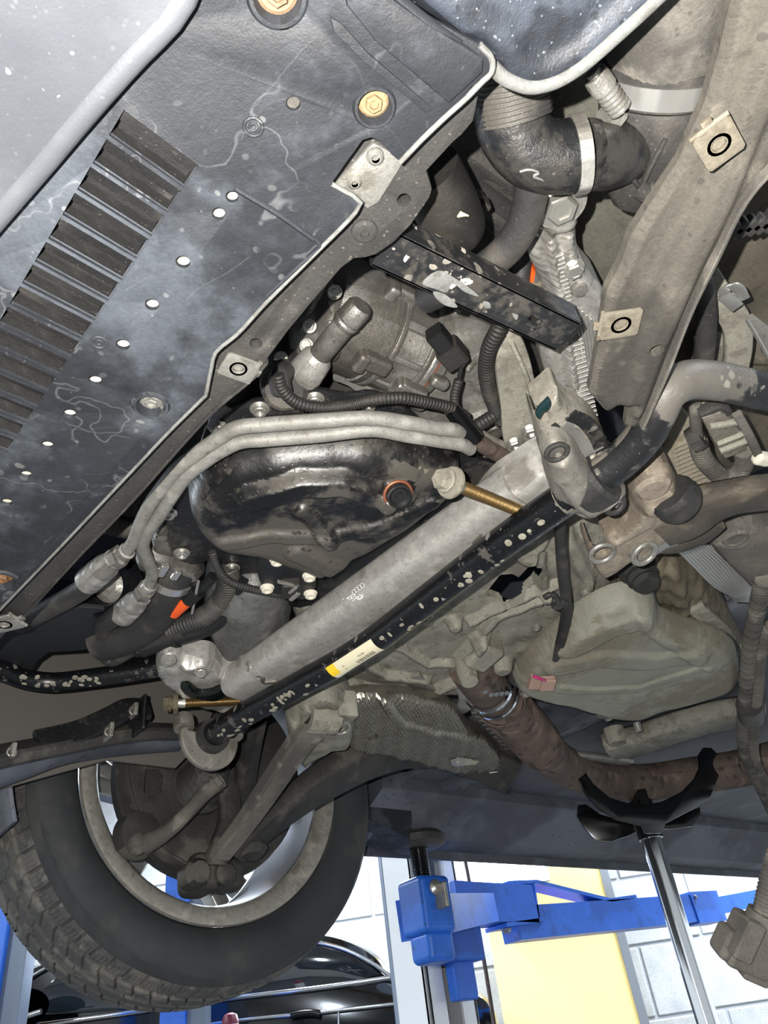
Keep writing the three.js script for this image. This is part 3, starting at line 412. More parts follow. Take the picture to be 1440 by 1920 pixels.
{ // front wheel beyond the engine
  const t = thing('front_wheel', 'dusty front wheel with worn tread hanging from the raised car', 'wheel');
  const cx = WC.x, cy = CAM.y + WC.h, R = WC.R, zm = (WC.zi + WC.zo) / 2, hw = (WC.zi - WC.zo) / 2;
  // half profile: s in -1..1 across the tread, then sidewalls
  const prof = []; const NP = 61;
  for (let i = 0; i < NP; i++) { const s = -1 + 2 * i / (NP - 1); prof.push([zm + s * hw * .92, R - .014 * Math.abs(s) ** 3.2, s]); }
  const NT = 1152, pos = [], idx = [], uv = []; const gro = [-.62, -.2, .2, .62];
  for (let k = 0; k < NT; k++) {
    const a = k / NT * 6.283185, c = Math.cos(a), s_ = Math.sin(a);
    prof.forEach(([z, r, s], i) => {
      let d = 0; for (const g of gro) if (Math.abs(s - g) < .035) d = .007;
      const ph = k % 16; const e = Math.abs(s); if (e > .66 && (ph === 0 || ph === 1)) d = .006; if (e > .66 && e < .93 && (ph === 5 || ph === 9 || ph === 13) && i % 2 === 0) d = .002;
      if (e <= .58 && e > .24) { const p2 = ((k + Math.round(s * 30)) % 16 + 16) % 16; if (p2 < 2) d = .005; } if (e < .17 && ((k + Math.round(s * 40) + 800) % 24) < 1) d = .004;
      const rr = r - d; pos.push(cx + rr * c, cy + rr * s_, z); uv.push(a * R, z);
    });
  }
  for (let k = 0; k < NT; k++) { const k2 = (k + 1) % NT; for (let i = 0; i + 1 < NP; i++) { const a = k * NP + i, b = a + 1, c = k2 * NP + i, d = c + 1; idx.push(a, c, b, b, c, d); } }
  let g = new THREE.BufferGeometry(); g.setAttribute('position', new THREE.Float32BufferAttribute(pos, 3)); g.setAttribute('uv', new THREE.Float32BufferAttribute(uv, 2)); g.setIndex(idx); g = toCreasedNormals(clean(g), .5);
  const treadGeo = g;
  const side = sg => { const z = d => zm + sg * (hw * .92 + d); return lathe([[R - .0142, sg * (hw * .92)], [R - .024, sg * (hw + .002)], [R - .03, sg * (hw + .001)], [R - .035, sg * (hw + .003)], [R - .05, sg * (hw + .006)], [R - .07, sg * (hw + .004)], [R - .085, sg * (hw - .006)], [.251, sg * (hw - .012)], [.245, sg * (hw - .02)], [.243, sg * (hw - .04)]], v(cx, cy, zm), v(0, 0, 1), 120); };
  const ty = part(t, 'tyre', side(1), m.tyre); part(ty, 'tread', treadGeo, m.tread, 'worn grooved tread with dried mud'); part(ty, 'outer_sidewall', side(-1), m.tyre);
  const rimM = M(T.alu, { roughness: .5, metalness: .25, color: 0xe6e4e0 });
  const rim = part(t, 'rim', lathe([[.236, hw - .03], [.246, hw - .014], [.244, hw - .008], [.238, hw - .007], [.222, hw - .012], [.214, hw - .02], [.212, hw - .03]], v(cx, cy, zm), v(0, 0, 1), 96), rimM);
  part(rim, 'rim_barrel', lathe([[.213, hw - .025], [.206, hw - .06], [.203, 0], [.208, -hw + .03], [.23, -hw + .012]], v(cx, cy, zm), v(0, 0, 1), 96), plain(0xa9aeb6, .35, .75));
  for (let k = 0; k < 5; k++) for (const dd of [-.13, .13]) {
    const a = k / 5 * 6.283 + .35 + dd, b = k / 5 * 6.283 + .35 + dd * .6; const d = v(Math.cos(a), Math.sin(a), 0), e = v(Math.cos(b), Math.sin(b), 0);
    part(rim, 'spoke', sweep([v(cx, cy, zm - hw + .02).addScaledVector(e, .05), v(cx, cy, zm - hw + .005).addScaledVector(e, .12), v(cx, cy, zm - hw + .02).addScaledVector(d, .207)], rect(.017, .02, .006), { n: 10, up: v(0, 0, 1), scale: q => 1.15 - .2 * q }), m.silver);
  }
  part(rim, 'hub', lathe([[0, -.02], [.07, -.02], [.075, 0], [.07, .02], [0, .025]], v(cx, cy, zm - hw + .03), v(0, 0, 1), 40), m.silver);
}
{ // brake and knuckle seen inside the wheel
  const cx = WC.x - .01, cy = CAM.y + WC.h - .005; const zc = WC.zi - .01; const Z = v(0, 0, 1);
  const t = thing('brake_disc', 'brake disc toned dark as shade behind a dark dust shield inside the wheel', 'brake');
  part(t, 'disc', lathe([[.06, -.045], [.168, -.045], [.168, -.02], [.06, -.02]], v(cx, cy, zc), Z, 72), m.darkdust);  // disc coloured dark so the shield opening looks shaded
  const so = Q(292, 1463, zc + .026); const ds = part(t, 'dust_shield', wallPanel(circ(0, 0, .162, 64), .004, basis(v(cx, cy, zc + .016), v(1, 0, 0), UP, Z), [circ(0, 0, .05, 32), [[-.016, -.02], [-.004, -.024], [.012, -.018], [.015, .014], [.008, .02], [-.015, .018]].map(([a, b]) => [so.x - cx + a, so.y - cy + b])], .001), m.darkdust);
  part(ds, 'shield_rim', lathe([[.158, .02], [.164, .016], [.168, .008], [.170, -.01], [.173, -.014], [.1715, -.018], [.167, -.004], [.158, .014]], v(cx, cy, zc), Z, 72), m.darkdust);
  part(t, 'caliper', merge(box(.07, .06, .05, .016, Q(372, 1642, zc + .01)), box(.045, .05, .05, .014, Q(425, 1642, zc + .015)), lathe([[0, -.02], [.02, -.02], [.022, .012], [.016, .02], [0, .02]], Q(365, 1640, zc + .04), Z, 24), lathe([[0, -.02], [.016, -.02], [.018, .01], [.012, .016], [0, .016]], Q(420, 1640, zc + .045), Z, 24)), m.darkdust);
  part(ds, 'shield_bulge', lathe([[0, .006], [.02, .005], [.032, .0], [.038, -.01], [.038, -.02]], Q(265, 1560, zc + .02), Z, 30), m.darkdust);
  const k = thing('steering_knuckle', 'grey cast steering knuckle behind the driveshaft boot', 'knuckle');
  part(k, 'carrier', merge(sweep(L([[365, 1425, zc + .02], [420, 1470, zc + .05], [430, 1530, zc + .05], [410, 1590, zc + .05]]), rect(.02, .014, .006), { n: 24, up: Z, scale: q => 1.1 - .35 * q }), sweep(L([[430, 1490, zc + .04], [470, 1500, zc + .03], [500, 1540, zc + .02]]), rect(.016, .012, .005), { n: 14, up: Z }), sweep(L([[410, 1380, zc + .06], [425, 1440, zc + .06], [428, 1500, zc + .05]]), rect(.018, .012, .005), { n: 14, up: Z }), sweep(L([[478, 1350, -1.05], [465, 1420, -1.12], [455, 1500, zc + .03]]), rect(.02, .014, .006), { n: 14, up: Z })), m.darkdust);
  part(k, 'ball_joint', lathe([[0, -.02], [.016, -.02], [.02, -.005], [.012, .012], [.008, .02], [0, .02]], Q(408, 1596, zc + .06), v(0, 1, .2), 20), m.darkdust);
  const d = thing('driveshaft', 'black ribbed driveshaft boot in front of the brake shield', 'driveshaft');
  const c0 = Q(378, 1470, zc + .03), c1 = Q(470, 1330, -.95);
  part(d, 'boot', (() => { const pts = []; for (let i = 0; i <= 36; i++) { const s = i / 36; pts.push([lerp(.04, .018, s) + .0035 * Math.cos(i * 6.283 / 6), s * .09]); } return lathe(pts, c0, c1.clone().sub(c0), 36); })(), m.rubber);
  part(d, 'shaft', sweep([c0.clone().lerp(c1, .2), c1], .013, { n: 4 }), m.darkdust);
  part(d, 'cup', lathe([[0, -.04], [.046, -.04], [.048, -.004], [.042, 0], [.0, 0]], c0, c1.clone().sub(c0), 36), m.darkdust);
}
{
  const t = thing('tie_rod', 'dusty steering tie rod with a nut end in front of the brake shield', 'tie rod');
  part(t, 'rod', sweep(L([[415, 1462, -1.08], [385, 1487, -1.09], [345, 1530, -1.11], [310, 1562, -1.13], [268, 1584, -1.15]]), .011, { n: 30, scale: q => 1.15 - .15 * Math.sin(q * 3.14) + (q > .75 ? (q - .75) * 1.2 : 0) }), m.dust);
  part(t, 'end_nut', hexHead(Q(402, 1470, -1.075), L([[402, 1470, -1.08], [418, 1457, -1.07]]).reduce((a, b) => b.clone().sub(a)), .012, { flange: 1.2, dish: .5 }), m.dust);
  part(t, 'rod_end', (() => { const g = clean(new THREE.SphereGeometry(.016, 22, 16)); return boxUV(tf(g, frame(Q(258, 1582, -1.15), UP))); })(), m.dust);
}
{
  const t = thing('lower_control_arm', 'straight dusty alloy lower control arm running down to the wheel hub', 'control arm');
  part(t, 'arm', sweep(L([[600, 1345, .425], [560, 1395, .40], [500, 1485, -.99], [455, 1550, -1.07], [414, 1602, -1.12]]), rect(.019, .012, .004), { n: 40, crease: .6, scale: q => 1 + .25 * (1 - ss(0, .2, q)) - .15 * ss(.3, 1, q) }), m.dust);
  part(t, 'bushing', merge(lathe([[.008, -.022], [.024, -.022], [.026, -.018], [.026, .018], [.024, .022], [.008, .022]], Q(604, 1340, .42), v(1, 0, .2), 30)), m.gear);
  part(t, 'bushing_core', lathe([[.004, -.023], [.014, -.023], [.014, .023], [.004, .023]], Q(604, 1340, .42), v(1, 0, .2), 24), m.rubber);
}
{
  const t = thing('rear_control_arm', 'broad dark trailing control arm curving behind the wheel rim', 'control arm');
  part(t, 'arm', sweep(L([[440, 1600, -1.14], [520, 1530, -1.09], [600, 1468, -1.05], [700, 1418, -1.02], [800, 1400, -1.0], [900, 1425, -.98], [960, 1450, -.96]]), rect(.034, .02, .008), { n: 60, up: v(.2, 1, 0), scale: q => .65 + .45 * ss(0, .4, q) }), m.darkdust);
  part(t, 'ball_joint', lathe([[0, -.012], [.024, -.012], [.026, .004], [.018, .014], [0, .014]], Q(470, 1590, -1.13), v(0, -1, .2), 24), m.darkdust);
}
{ // wheel house in front of the far wheel
  const t = thing('wheel_arch_liner', 'dark grey wheel arch liner with clips in front of the tyre', 'liner');
  const lip = L([[-120, 1450, -.98], [0, 1418, -.99], [90, 1400, -1.0], [180, 1382, -1.01], [260, 1372, -1.02], [345, 1372, -1.03]]);
  part(t, 'lower_lip', sweep(lip, rect(.024, .009, .004), { n: 40, up: v(.1, 1, .5), crease: .6 }), m.darkdust);
  const low = L([[-120, 1530, -1.05], [0, 1478, -1.06], [60, 1455, -1.08], [90, 1440, -1.1], [200, 1420, -1.12], [330, 1408, -1.14]]);
  part(t, 'skirt', (() => { // sheet between the lip and the arch edge
    const a = new THREE.CatmullRomCurve3(lip).getPoints(30), b = new THREE.CatmullRomCurve3(low).getPoints(30), pos = [], idx = []; a.forEach((p, i) => { for (let j = 0; j <= 6; j++) { const q = p.clone().lerp(b[i], j / 6); q.y -= .012 * Math.sin(j / 6 * 3.14); pos.push(q.x, q.y, q.z); } });
    for (let i = 0; i < 30; i++) for (let j = 0; j < 6; j++) { const k = i * 7 + j; idx.push(k, k + 1, k + 7, k + 1, k + 8, k + 7); }
    const g = new THREE.BufferGeometry(); g.setAttribute('position', new THREE.Float32BufferAttribute(pos, 3)); g.setIndex(idx); g.computeVertexNormals(); return boxUV(clean(g)); })(), m.under);
  const wm = basis(v(0, CAM.y, -1.12), v(1, 0, 0), UP, v(0, 0, -1)); const wp = arr => arr.map(([a, b]) => { const q = Pz(a, b, -1.12); return [q.x, q.y - CAM.y]; });
  part(t, 'inner_wall', wallPanel(wp([[-160, 1180], [380, 1150], [430, 1250], [380, 1390], [330, 1440], [200, 1425], [0, 1480], [-160, 1520]]), .006, wm), plain(0x57534f, .8));
  part(t, 'arch_front', (() => { const pts = []; for (let i = 0; i <= 24; i++) { const a = 3.5 - i / 24 * 2.6; pts.push(v(WC.x + .375 * Math.cos(a), CAM.y + WC.h + .375 * Math.sin(a), -1.29)); } return sweep(pts, rect(.003, .15, .001), { n: 40, up: v(0, 0, 1) }); })(), m.under);
  part(t, 'bracket', merge(sweep(L([[70, 1392, -.99], [150, 1372, -.99], [210, 1345, -.985], [240, 1330, -.985], [278, 1330, -.985]]), rect(.016, .006, .002), { n: 24, up: v(0, .3, 1) }), box(.05, .05, .006, .004, Q(258, 1345, -.985))), m.black);
  for (const [a, b, s] of [[250, 1333, 1], [204, 1372, 1.1], [22, 1410, 1]]) part(t, 'clip', merge(box(.022 * s, .018 * s, .006, .002, Q(a, b, -.972)), ring(Q(a, b, -.968), v(0, 0, 1), .005, .0015)), m.galv, 'small metal clip nut');
}
// ---------- front: bumper, splash shield, tray, support beam ----------
const SH = .36;
{
  const t = thing('front_bumper', 'pale silver underside of the front bumper with stone chips', 'bumper');
  const edge = smooth([[400, -160], [372, -60], [338, 22], [250, 118], [160, 222], [80, 318], [0, 412], [-90, 520], [-230, 660]], 6, false);
  part(t, 'rolled_edge', sweep([at(.052, .349, .34), at(.056, .349, .12), ...edge.map(([a, b]) => P(a - 9, b - 8, .349)), at(-.03, .349, -.8), at(-.08, .349, -1.15)], .0062, { n: 160, k: 16 }), m.bumper);
  part(t, 'skin', plate([[.052, .34], [.056, .12], ...poly(edge.map(([a, b]) => [a - 9, b - 8]), .344), [-.03, -.8], [-.08, -1.15], [-.24, -1.15], [-.24, .34]], .344, .006), m.bumper);
}
{
  const t = thing('splash_shield', 'large blue black plastic engine splash shield with louvres and water stains', 'splash shield');
  const nearSide = [[.052, -.1], [.06, 0], [.06, .28], [.1, .28], [.102, -.05]], farSide = [[.1, -.9], [.05, -1.12], [-.06, -1.12], [-.05, -.5]]; const out = [[752, -2], [815, 38], [900, 84], [922, 108], [921, 138], [905, 152], [884, 164], [874, 184], [838, 216], [790, 262], [750, 304], [735, 292], [712, 266], [696, 259], [680, 264], [650, 306], [622, 345], [650, 362], [676, 380], [668, 396], [590, 476], [500, 566], [444, 626], [424, 640], [402, 660], [396, 690], [386, 740], [320, 806], [250, 880], [120, 1018], [20, 1122], [0, 1140]], inner = [[-120, 520], [60, 300], [240, 60]];
  const holes = []; const hole = (a, b, r) => { const p = P(a, b, SH); holes.push(circ(p.x, p.z, r * mpp(a, b, SH), 16)); };
  const rowHoles = [[435, 370, 11], [410, 402, 12], [343, 492, 12.5], [285, 572, 12], [230, 647, 12], [178, 714, 11.5], [130, 776, 11], [88, 835, 10.5], [48, 890, 10], [12, 942, 10]];
  rowHoles.forEach(h => hole(...h)); hole(550, 195, 12.5);
  // louvre slots
  const A0 = P(231, 200, SH), A1 = P(36, 532, SH), B0 = P(378, 309, SH), B1 = P(111, 707, SH); const nA = 7; const stepA = A1.clone().sub(A0).divideScalar(nA), stepB = B1.clone().sub(B0).divideScalar(10);
  const sl = [];
  for (let i = 0; i < 15; i++) {
    const g = .012; const row = (s, u) => A0.clone().addScaledVector(stepA, i + s).lerp(B0.clone().addScaledVector(stepB, i + s), u); const q = row;
    const c = [q(g, .0), q(g, 1), q(1 - g, 1), q(1 - g, .0)]; sl.push(row); holes.push(c.map(p => [p.x, p.z]));
  }
  const slatM = M(T.darkdust, { color: 0xe6e8ee, roughness: .6 });
  for (const [a, b, r] of [[702, 200, 31], [283, 760, 26], [520, -8, 44], [2, 1088, 26]]) hole(a, b, r * 1.02);
  part(t, 'panel', plate([...poly(out, SH), ...farSide, ...poly(inner, SH), ...nearSide], SH, .0035, { holes, bevel: .0009 }), m.shield);
  sl.forEach(row => { // each slat slopes up into the shield
    const q = (s, u, h) => row(s, u).add(v(0, h, 0)); const th = v(0, .0018, 0);
    const pts = [q(.06, -.01, .002), q(.06, 1.01, .002), q(.55, 1.01, .006), q(.55, -.01, .006), q(.58, 1.01, .012), q(.58, -.01, .012), q(.99, 1.01, .014), q(.99, -.01, .014)];
    const f = [[0, 1, 2], [0, 2, 3], [3, 2, 4], [3, 4, 5], [5, 4, 6], [5, 6, 7]]; const pos = []; for (const tr of f) for (const k of tr) pos.push(pts[k].x, pts[k].y, pts[k].z);
    const back = pts.map(p => p.clone().add(th)); for (const tr of f) for (const k of [tr[0], tr[2], tr[1]]) pos.push(back[k].x, back[k].y, back[k].z);
    // end cheeks and lower riser
    const quad = (p, r, s, w) => pos.push(p.x, p.y, p.z, r.x, r.y, r.z, s.x, s.y, s.z, p.x, p.y, p.z, s.x, s.y, s.z, w.x, w.y, w.z);
    quad(q(.94, -.01, .0035), q(.94, 1.01, .0035), q(.99, 1.01, .016), q(.99, -.01, .016)); quad(q(.05, .0, .003), q(.95, .0, .003), q(.99, -.012, .016), q(.05, -.012, .016)); quad(q(.05, 1, .003), q(.95, 1, .003), q(.99, 1.012, .016), q(.05, 1.012, .016));
    const g = new THREE.BufferGeometry(); g.setAttribute('position', new THREE.Float32BufferAttribute(pos, 3)); g.computeVertexNormals(); part(t, 'louvre_slat', boxUV(g), slatM);
  });
  // raised and sunk mouldings
  const bead = (arr, w, hgt) => sweep(arr.map(([a, b]) => P(a, b, SH).add(v(0, .0004, 0))), rect(w, hgt, hgt * .6), { n: 30 });
  part(t, 'moulded_rib', merge(bead([[440, 352], [520, 400], [588, 448]], .0016, .0022), bead([[588, 446], [600, 462], [560, 500], [500, 556]], .0012, .0012)), m.shield);
  part(t, 'moulded_rib', merge(bead([[700, -10], [770, 48], [842, 104]], .0022, .003), bead([[738, -10], [800, 40], [862, 84]], .0022, .003), bead([[842, 104], [862, 84]], .0022, .003)), m.shield);
  part(t, 'raised_pad', plateP([[640, -60], [650, 12], [705, 80], [790, 152], [842, 196], [872, 168], [905, 138], [908, 112], [880, 92], [800, 44], [740, 0], [690, -60]], SH - .0035, .0045, { bevel: .0018 }), m.shield); part(t, 'raised_pad', plateP([[618, 30], [640, 44], [690, 100], [812, 204], [800, 214], [680, 116], [625, 62]], SH - .0012, .0022, { bevel: .0008 }), m.shield);
  part(t, 'edge_bead', bead([[750, 305], [790, 263], [838, 217], [874, 185], [905, 153], [922, 136], [922, 110], [900, 85]], .0014, .0018), m.paleDust); part(t, 'edge_bead', bead([[386, 742], [396, 692], [404, 662], [444, 628], [500, 567], [590, 477], [668, 397], [677, 381], [622, 346]], .0012, .0016), m.paleDust);
  part(t, 'edge_bead', bead([[386, 742], [320, 807], [250, 881], [120, 1019], [20, 1123], [-40, 1186]], .0012, .0014), m.paleDust);
  part(t, 'slotted_plug', merge(lathe([[0, 0], [.006, 0], [.006, -.002]], P(550, 195, SH + .003), DOWN, 18), box(.0012, .001, .008, .0003, P(550, 195, SH + .0025), UP, v(.6, 0, 1))), m.dust);
  // dished seats
  const cup = (a, b, R, k) => lathe([[R * 1.35, 0], [R * 1.22, .0016], [R * 1.05, .0018], [R * .98, -.001], [R * .9, -.006], [0, -.0065]], P(a, b, SH), DOWN, 36);
  for (const [a, b, r] of [[702, 200, 31], [283, 760, 26], [520, -8, 44], [2, 1088, 26]]) part(t, 'bolt_seat', cup(a, b, r * mpp(a, b, SH)), m.shield);
  for (const [a, b, r] of [[475, 238, 17], [186, 642, 13]]) { const s = r * mpp(a, b, SH); part(t, 'dimple', merge(ring(P(a, b, SH), DOWN, s, s * .22), ring(P(a, b, SH), DOWN, s * .4, s * .16)), m.shield); }
}
{ const t = thing('foam_absorber', 'cream foam strip showing through the row of shield holes', 'foam'); part(t, 'strip', plateP([[465, 385], [420, 425], [300, 590], [190, 735], [60, 905], [-30, 1010], [-70, 985], [10, 885], [150, 700], [260, 550], [380, 385], [440, 335]], SH + .008, .02, { bevel: .003 }), m.foam); }
function shieldBolt(a, b, s, mat, label) { const t = thing('shield_bolt', label, 'bolt'); const k = s * mpp(a, b, SH), o = P(a, b, SH).add(v(0, .0062, 0)); part(t, 'washer', lathe([[k * .5, 0], [k, 0], [k, .0015], [k * .8, .003], [k * .5, .003]], o, DOWN, 30), mat); part(t, 'head', hexHead(o.clone().add(v(0, -.002, 0)), DOWN, k * .52, { flange: 0, dish: .45 }), mat); }
shieldBolt(702, 199, 30, M(T.galv, { color: 0xd8b890, roughness: .7, metalness: .1 }), 'rusty orange hex bolt in the shield corner by the support beam');
shieldBolt(283, 760, 23, m.zinc, 'clean silver bolt in the shield below the row of holes');
shieldBolt(520, -8, 40, M(T.galv, { color: 0xd0b092, roughness: .7, metalness: .1 }), 'large rusty bolt at the front rim of the shield');
shieldBolt(2, 1088, 22, M(T.galv, { color: 0xb88a62, roughness: .7, metalness: .1 }), 'brown rusted bolt at the outer end of the shield');
{
  const t = thing('front_tray', 'speckled grey plastic tray with a rounded rim beside the splash shield', 'tray');
  const pl = [...poly(smooth([[690, -60], [770, 0], [850, 55], [905, 100], [930, 140], [960, 160], [1000, 170], [1045, 160], [1090, 134], [1160, 74], [1236, 4], [1300, -60]], 5, false), .374), [.215, .06], [.2, .24], [.12, .24], [.108, -.02]];
  part(t, 'pan', relief(pl, .374, d => .009 * Math.sqrt(1 - (1 - Math.min(1, d / .009)) ** 2) - .003 * ss(.012, .02, d), .003, .012), m.tray);
  part(t, 'rim', sweep([[928, 134], [945, 150], [968, 162], [1000, 170], [1045, 160], [1090, 134], [1160, 74], [1236, 4], [1300, -60]].map(([a, b]) => P(a - 4, b - 7, .366)), .0034, { n: 70, k: 12 }), m.paleDust, 'pale rolled rim of the tray');
}
{
  const t = thing('radiator_support', 'dusty dark steel radiator support beam along the shield edge', 'support beam');
  const h = .373; const hs = [[758, 376, 12], [480, 645, 11], [703, 293, 5], [664, 338, 6]].map(([a, b, r]) => { const p = P(a, b, h); return circ(p.x, p.z, r * mpp(a, b, h), 16); });
  const out = [[925, 100], [915, 158], [898, 178], [893, 205], [888, 228], [868, 252], [850, 268], [800, 322], [806, 338], [811, 356], [806, 372], [770, 424], [738, 456], [706, 478], [686, 484], [664, 486], [640, 504], [590, 562], [540, 622], [500, 676], [478, 702], [440, 734], [400, 768], [330, 848], [250, 934], [150, 1038], [50, 1148], [-60, 1262], [-160, 1262], [0, 1090], [240, 840], [360, 710], [380, 650], [560, 470], [640, 400], [590, 345], [690, 230], [850, 120]];
  part(t, 'channel', plate(poly(out, h), h, .014, { holes: hs, bevel: .0015 }), m.darkdust);
  part(t, 'recess_plate', plateP([[628, 346], [700, 268], [760, 300], [710, 380], [690, 392], [668, 378]], h - .002, .003, { bevel: .001 }), m.galv);
  for (const [a, b, r] of [[703, 291, 17], [664, 338, 14]]) { const k = r * mpp(a, b, h); part(t, 'weld_nut', merge(lathe([[k * .45, 0], [k, 0], [k * .95, .002], [k * .6, .004], [k * .45, .004]], P(a, b, h - .002), DOWN, 24), lathe([[0, .001], [k * .5, .001]], P(a, b, h - .002), DOWN, 16)), m.galv); }
  const k = 25 * mpp(683, 432, h); part(t, 'rivet', lathe([[k, 0], [k * .96, .0015], [k * .7, .003], [k * .35, .0036], [k * .3, .002], [0, .002]], P(683, 432, h), DOWN, 28), m.darkdust);
  part(t, 'flange', sweep(L([[500, 676, .374], [478, 702, .374], [400, 768, .374], [250, 934, .374], [150, 1038, .374], [30, 1170, .374]]), rect(.0012, .003, .0005), { n: 30 }), m.darkdust);
}
function clip(a, b, h, a2, b2, s, label, cm = m.galv) { // folded clip nut: a,b its hole; a2,b2 the way it points
  const t = thing('clip_nut', label, 'clip'); const o = P(a, b, h), d = P(a2, b2, h).sub(o).normalize(), e = d.clone().cross(DOWN).normalize(); const w = s, l = s * 1.15; const q = (x, y) => { const p = o.clone().addScaledVector(d, x * l).addScaledVector(e, y * w); return [p.x, p.z]; };
  part(t, 'plate', plate([q(-1, -.85), q(-.85, -1), q(.85, -1), q(1, -.85), q(1, .85), q(.85, 1), q(-.85, 1), q(-1, .85)], h - .002, .0022, { holes: [circ(o.x, o.z, s * .38, 14)], bevel: .0006 }), cm);
  part(t, 'threaded_barrel', lathe([[s * .38, 0], [s * .6, 0], [s * .55, .004], [s * .38, .004]], o.clone().add(v(0, -.002, 0)), UP, 20), cm); part(t, 'barrel_core', lathe([[0, 0], [s * .38, 0]], o.clone().add(v(0, .0005, 0)), UP, 16), cm);
  part(t, 'fold', sweep([o.clone().addScaledVector(d, l).addScaledVector(e, -w), o.clone().addScaledVector(d, l).addScaledVector(e, w)], .0016, { n: 3, k: 10 }), cm); part(t, 'tongue', sweep([o.clone().addScaledVector(d, l), o.clone().addScaledVector(d, l * 1.35).add(v(0, .001, 0))], rect(s * .28, .0012, .0005), { n: 4 }), cm);
}
clip(447, 688, .371, 480, 700, .0095, 'bright folded clip nut on the shield edge beside the aluminium pipes');
clip(1346, 268, .372, 1330, 240, .0105, 'dusty clip nut high on the frame rail by the intake hose', m.dustyClip);
clip(1163, 606, .385, 1135, 610, .0115, 'dusty clip nut at the lower end of the frame rail', m.dustyClip);
clip(8, 1168, .369, 40, 1160, .012, 'pale folded clip nut at the outer end of the shield edge');
// ---------- engine bay and its middle ----------
const noise2 = (x, z, s = 1) => Math.sin(x * 61 * s + 1.3) * Math.sin(z * 53 * s + .7) + .5 * Math.sin(x * 131 * s + z * 97 * s);
{
  const t = thing('engine_block', 'dark dusty engine casing deep above the compressor and hoses', 'engine');  // rough dark mass backing the gaps, blocks light from above
  const h = .64; const pl = poly([[230, 1040], [320, 860], [560, 480], [780, 200], [930, 110], [1060, 160], [1130, 480], [1120, 760], [1040, 900], [850, 1030], [640, 1170], [420, 1200], [300, 1140]], h);
  const f = addf(rib([[800, 260], [1000, 420]], h, .012, .02), rib([[820, 300], [960, 460]], h, .008, .016), rib([[600, 600], [900, 760]], h, .01, .015), boss(900, 380, h, .04, .02), boss(880, 480, h, .05, .03), rib([[300, 1000], [420, 1180]], h, .012, .02));
  part(t, 'casing', relief(pl, h, (d, x, z) => dome(.03, .03)(d) + f(x, z) + .004 * noise2(x, z), .007, .1), m.darkdust);
}
